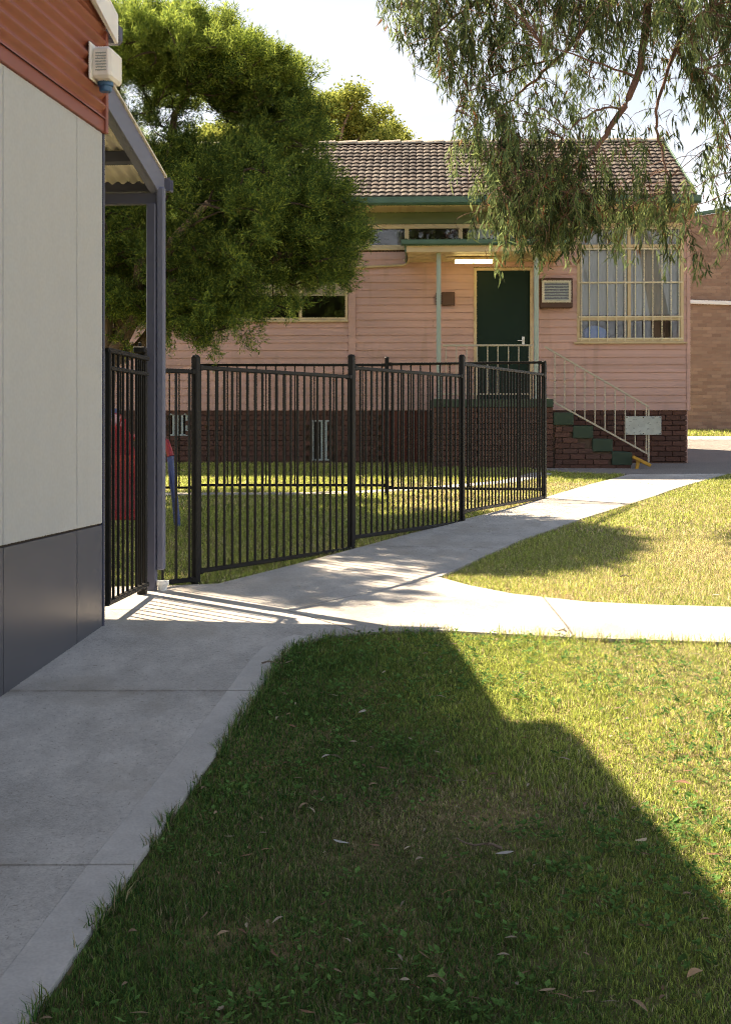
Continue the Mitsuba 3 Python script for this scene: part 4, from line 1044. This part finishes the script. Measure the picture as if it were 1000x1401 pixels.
# --- the gum tree whose branches hang in from the right
rg = np.random.default_rng(5)
key = 'gum_tree'
tag(key, 'gum tree with long drooping leaves hanging in from the upper right', 'tree')
D = 13.2
t0 = np.array([6.3, 13.9, float(g(13.9)) - .1])
tr = np.array([t0, t0 + (-.05, 0, 1.5), t0 + (-.2, -.1, 3.2), t0 + (-.5, -.3, 5.0), t0 + (-1.1, -.5, 6.6), t0 + (-1.6, -.6, 8.0)])
add(key + '__trunk', frame_tube(tr, [.30, .25, .22, .19, .15, .11], 12), 'mat_bark', smooth=50)
def path(pts, dz=0.0): return np.array([W(x, y, D + dz + q) for x, y, q in pts])
main = [([(1120, -170, .2), (1000, -110, .1), (905, -40, 0), (884, 40, 0), (872, 105, -.05), (851, 149, -.1), (832, 178, -.1), (812, 205, -.15), (775, 232, -.2), (735, 262, -.2)], .055, .012),
        ([(1000, -110, .1), (950, -20, .2), (925, 60, .2), (904, 125, .15), (898, 163, .1), (904, 197, .1), (910, 226, .05), (921, 259, 0), (933, 283, 0), (936, 330, 0)], .022, .006),
        ([(905, -40, 0), (840, -10, .2), (818, 14, .2), (789, 53, .25), (760, 82, .3), (731, 110, .3), (707, 130, .3), (684, 148, .3)], .03, .008),
        ([(925, 60, .2), (948, 105, .4), (975, 140, .5), (1000, 190, .5), (1010, 260, .5)], .02, .007),
        ([(840, -10, .2), (760, -40, .4), (690, -20, .4), (640, 10, .4), (600, 45, .4), (585, 80, .4)], .028, .006),
        ([(690, -20, .4), (620, -40, .5), (570, -10, .5), (545, 12, .5)], .014, .005),
        ([(851, 149, -.1), (820, 150, -.3), (790, 165, -.4), (770, 190, -.4)], .012, .005),
        ([(760, 82, .3), (700, 95, .1), (650, 120, 0), (625, 150, 0)], .012, .005),
        ([(775, 232, -.2), (720, 240, -.3), (690, 265, -.3)], .010, .004), ([(812, 205, -.15), (815, 250, -.3), (800, 290, -.3)], .010, .004), ([(921, 259, 0), (880, 275, -.2), (850, 290, -.2)], .008, .004),
        ([(872, 105, -.05), (790, 75, -.3), (740, 60, -.4)], .012, .004), ([(1000, -110, .1), (985, -20, -.2), (965, 40, -.3), (960, 95, -.3)], .016, .005)]
segs = []; NA = []
for pts, r0, r1 in main:
    p = path(pts)
    # resample smoothly
    from scipy.interpolate import make_interp_spline
    s = np.linspace(0, 1, len(p)); sp_ = make_interp_spline(s, p, k=min(3, len(p) - 1)); q = sp_(np.linspace(0, 1, 4 * len(p)))
    q[1:-1] += rg.normal(0, .008, (len(q) - 2, 3))
    add(key + '__limb', frame_tube(q, np.linspace(r0, r1, len(q)), 7), 'mat_red_bark', smooth=50); NA.append(q)
add(key + '__limb', frame_tube(np.array([tr[3], tr[3] + (-.5, -.3, .9), path([(1120, -170, .2)])[0]]), [.12, .09, .056], 9), 'mat_red_bark', smooth=50)
NA = np.vstack(NA)
CL = [(560, 8, 45, 1), (600, 40, 55, 1.3), (640, 18, 50, 1.2), (598, 92, 38, .8), (640, 95, 45, 1.2), (690, 55, 50, 1.1), (725, 15, 50, 1.3), (745, 75, 40, .7), (790, 25, 50, 1.3), (835, 50, 45, 1.2), (870, 20, 45, 1.2), (910, 45, 40, 1.1), (950, 10, 50, 1.2), (990, 40, 45, 1.2), (830, 95, 35, .8), (690, 100, 35, .7),
      (622, 130, 30, .7), (648, 170, 38, 1.0), (655, 215, 35, 1.0), (690, 190, 35, .9), (675, 240, 35, 1.1), (640, 195, 25, .5), (710, 215, 35, .8),
      (705, 270, 45, 1.3), (745, 270, 45, 1.3), (722, 310, 45, 1.4), (695, 305, 30, .9), (765, 300, 45, 1.3), (775, 250, 40, 1.0), (800, 285, 40, 1.1), (790, 325, 40, 1.0), (742, 335, 35, 1.0), (725, 240, 40, .9),
      (850, 290, 38, .8), (880, 300, 38, .9), (925, 325, 30, .8), (905, 290, 30, .7), (940, 350, 22, .6), (860, 320, 26, .6), (826, 250, 28, .5), (868, 245, 20, .4), (918, 265, 22, .4),
      (783, 150, 28, .9), (775, 180, 22, .7), (720, 165, 28, .5), (880, 110, 30, .6), (820, 170, 25, .4), (875, 195, 18, .3), (745, 130, 25, .4),
      (958, 95, 35, 1.0), (992, 120, 38, 1.2), (965, 145, 30, .7), (995, 185, 30, 1.0), (985, 235, 28, 1.0), (998, 290, 26, 1.0), (985, 335, 20, .5), (940, 70, 30, .7), (930, 110, 25, .4), (915, 180, 18, .25), (1030, 150, 60, 1.0), (1040, 260, 50, 1.0), (1020, 50, 60, 1.0),
      (580, -40, 70, 1), (680, -50, 80, 1.2), (780, -50, 80, 1.2), (880, -50, 80, 1.2), (980, -60, 80, 1.2)]
tw, lv = [], []
for x, y, r, dn in CL:
    c0 = W(x, y, D); rw = r * D / F
    for _ in range(int((19 if y < 70 or (660 < x < 800 and y > 225) else 13) * dn * (r / 38.0) ** 1.3) + 1):
        st = c0 + rg.normal(0, 1, 3) * np.array([rw * .55, .38, rw * .45]) + (0, 0, rw * .35 + .16)
        j = np.argmin(np.linalg.norm(NA - st, axis=1))
        L = rg.uniform(.2, .42); dr_ = np.array([rg.normal(0, .25), rg.normal(0, .25), -1.0]); n = 7; t = np.linspace(0, 1, n)[:, None]
        hang = st + dr_ * L * t ** 1.3 + np.array([rg.normal(0, .12), rg.normal(0, .12), 0]) * np.sin(np.pi * t)
        lead = curve(NA[j], st, .10, 5, rg, .05)
        if np.linalg.norm(NA[j] - st) < 1.3 and rg.random() < .6:
            tw.append(frame_tube(lead, np.linspace(.0048, .003, 5), 4, False))
        tw.append(frame_tube(hang, np.linspace(.0035, .0015, n), 4, False))
        m_ = rg.integers(26, 38); t = rg.uniform(0, 1, m_)[:, None]
        b = st + dr_ * L * t ** 1.3 + rg.normal(0, .02, (m_, 3)); d = unit(np.array([0, 0, -1.0]) + rg.normal(0, .42, (m_, 3)))
        tone = rg.choice([.42, .6, .9, 1.3, 1.6])
        a = rg.random((m_, 1)); col = (np.array([.075, .115, .058]) * (1 - a) + np.array([.21, .26, .10]) * a) * tone
        red = rg.random((m_, 1)) < .03; col = np.where(red, np.array([.20, .10, .05]), col)
        lv.append((b, d, rg.uniform(.08, .15, m_), rg.uniform(.006, .0105, m_), col))
add(key + '__twig', cat(tw), 'mat_red_bark')
v, f, c = leaves(*[np.concatenate([q[i] for q in lv]) for i in range(4)], rg, np.vstack([q[4] for q in lv]))
add(key + '__crown', trimesh.Trimesh(v, f, process=False), 'mat_leaf', color=c, kind='stuff')

# --- the tree behind the roof
rg = np.random.default_rng(9)
key = 'background_tree'
tag(key, 'light green spreading tree crown showing above the roof ridge', 'tree')
D = 33.0
bt = np.array([-1.2, D, 1.4])
add(key + '__trunk', frame_tube(np.array([bt, bt + (.1, 0, 3), bt + (.2, 0, 5.5)]), [.3, .24, .18], 10), 'mat_bark', smooth=50)
CLB = [(470, 165, 30), (485, 148, 22), (500, 165, 22), (455, 140, 22), (478, 185, 25), (520, 168, 16), (538, 172, 14), (552, 180, 13), (515, 186, 18), (495, 185, 20), (440, 160, 30), (430, 190, 40), (470, 210, 40), (520, 210, 35), (400, 170, 40), (370, 200, 50), (560, 186, 8), (340,180,40),(400,130,25),(300,200,50),(330,140,30)]
lv, tw = [], []
top = bt + (.2, 0, 5.5)
for x, y, r in CLB:
    c0 = W(x, y, D) + (0, rg.normal(0, .9), 0); rw = r * .82 * D / F
    tw.append(frame_tube(curve(top + rg.normal(0, .15, 3), c0 - (0, 0, rw * .4), .05, 5, rg, .05), np.linspace(.07, .02, 5), 5))
    for _ in range(int(26 * (r / 22) ** 2)):
        d = unit(rg.normal(size=3) + (0, 0, .35)); cc = c0 + d * np.array([rw, rw, rw * .62]) * rg.uniform(.6, 1.0)
        n = 46; b = cc + rg.normal(0, .10, (n, 3)); a = rg.random((n, 1)); tone = rg.uniform(.8, 1.25)
        lv.append((b, unit(rg.normal(size=(n, 3)) + (0, 0, .3)), rg.uniform(.06, .12, n), rg.uniform(.018, .03, n), (np.array([.16, .21, .05]) * (1 - a) + np.array([.38, .41, .10]) * a) * tone))
add(key + '__limb', cat(tw), 'mat_bark', smooth=50)
v, f, c = leaves(*[np.concatenate([q[i] for q in lv]) for i in range(4)], rg, np.vstack([q[4] for q in lv]))
add(key + '__crown', trimesh.Trimesh(v, f, process=False), 'mat_leaf', color=c, kind='stuff')

# things made only of parts need no entry of their own; drop labels of keys that hold nothing
for k in list(labels):
    if k not in scene and not any(s.startswith(k + '__') for s in scene):
        del labels[k]
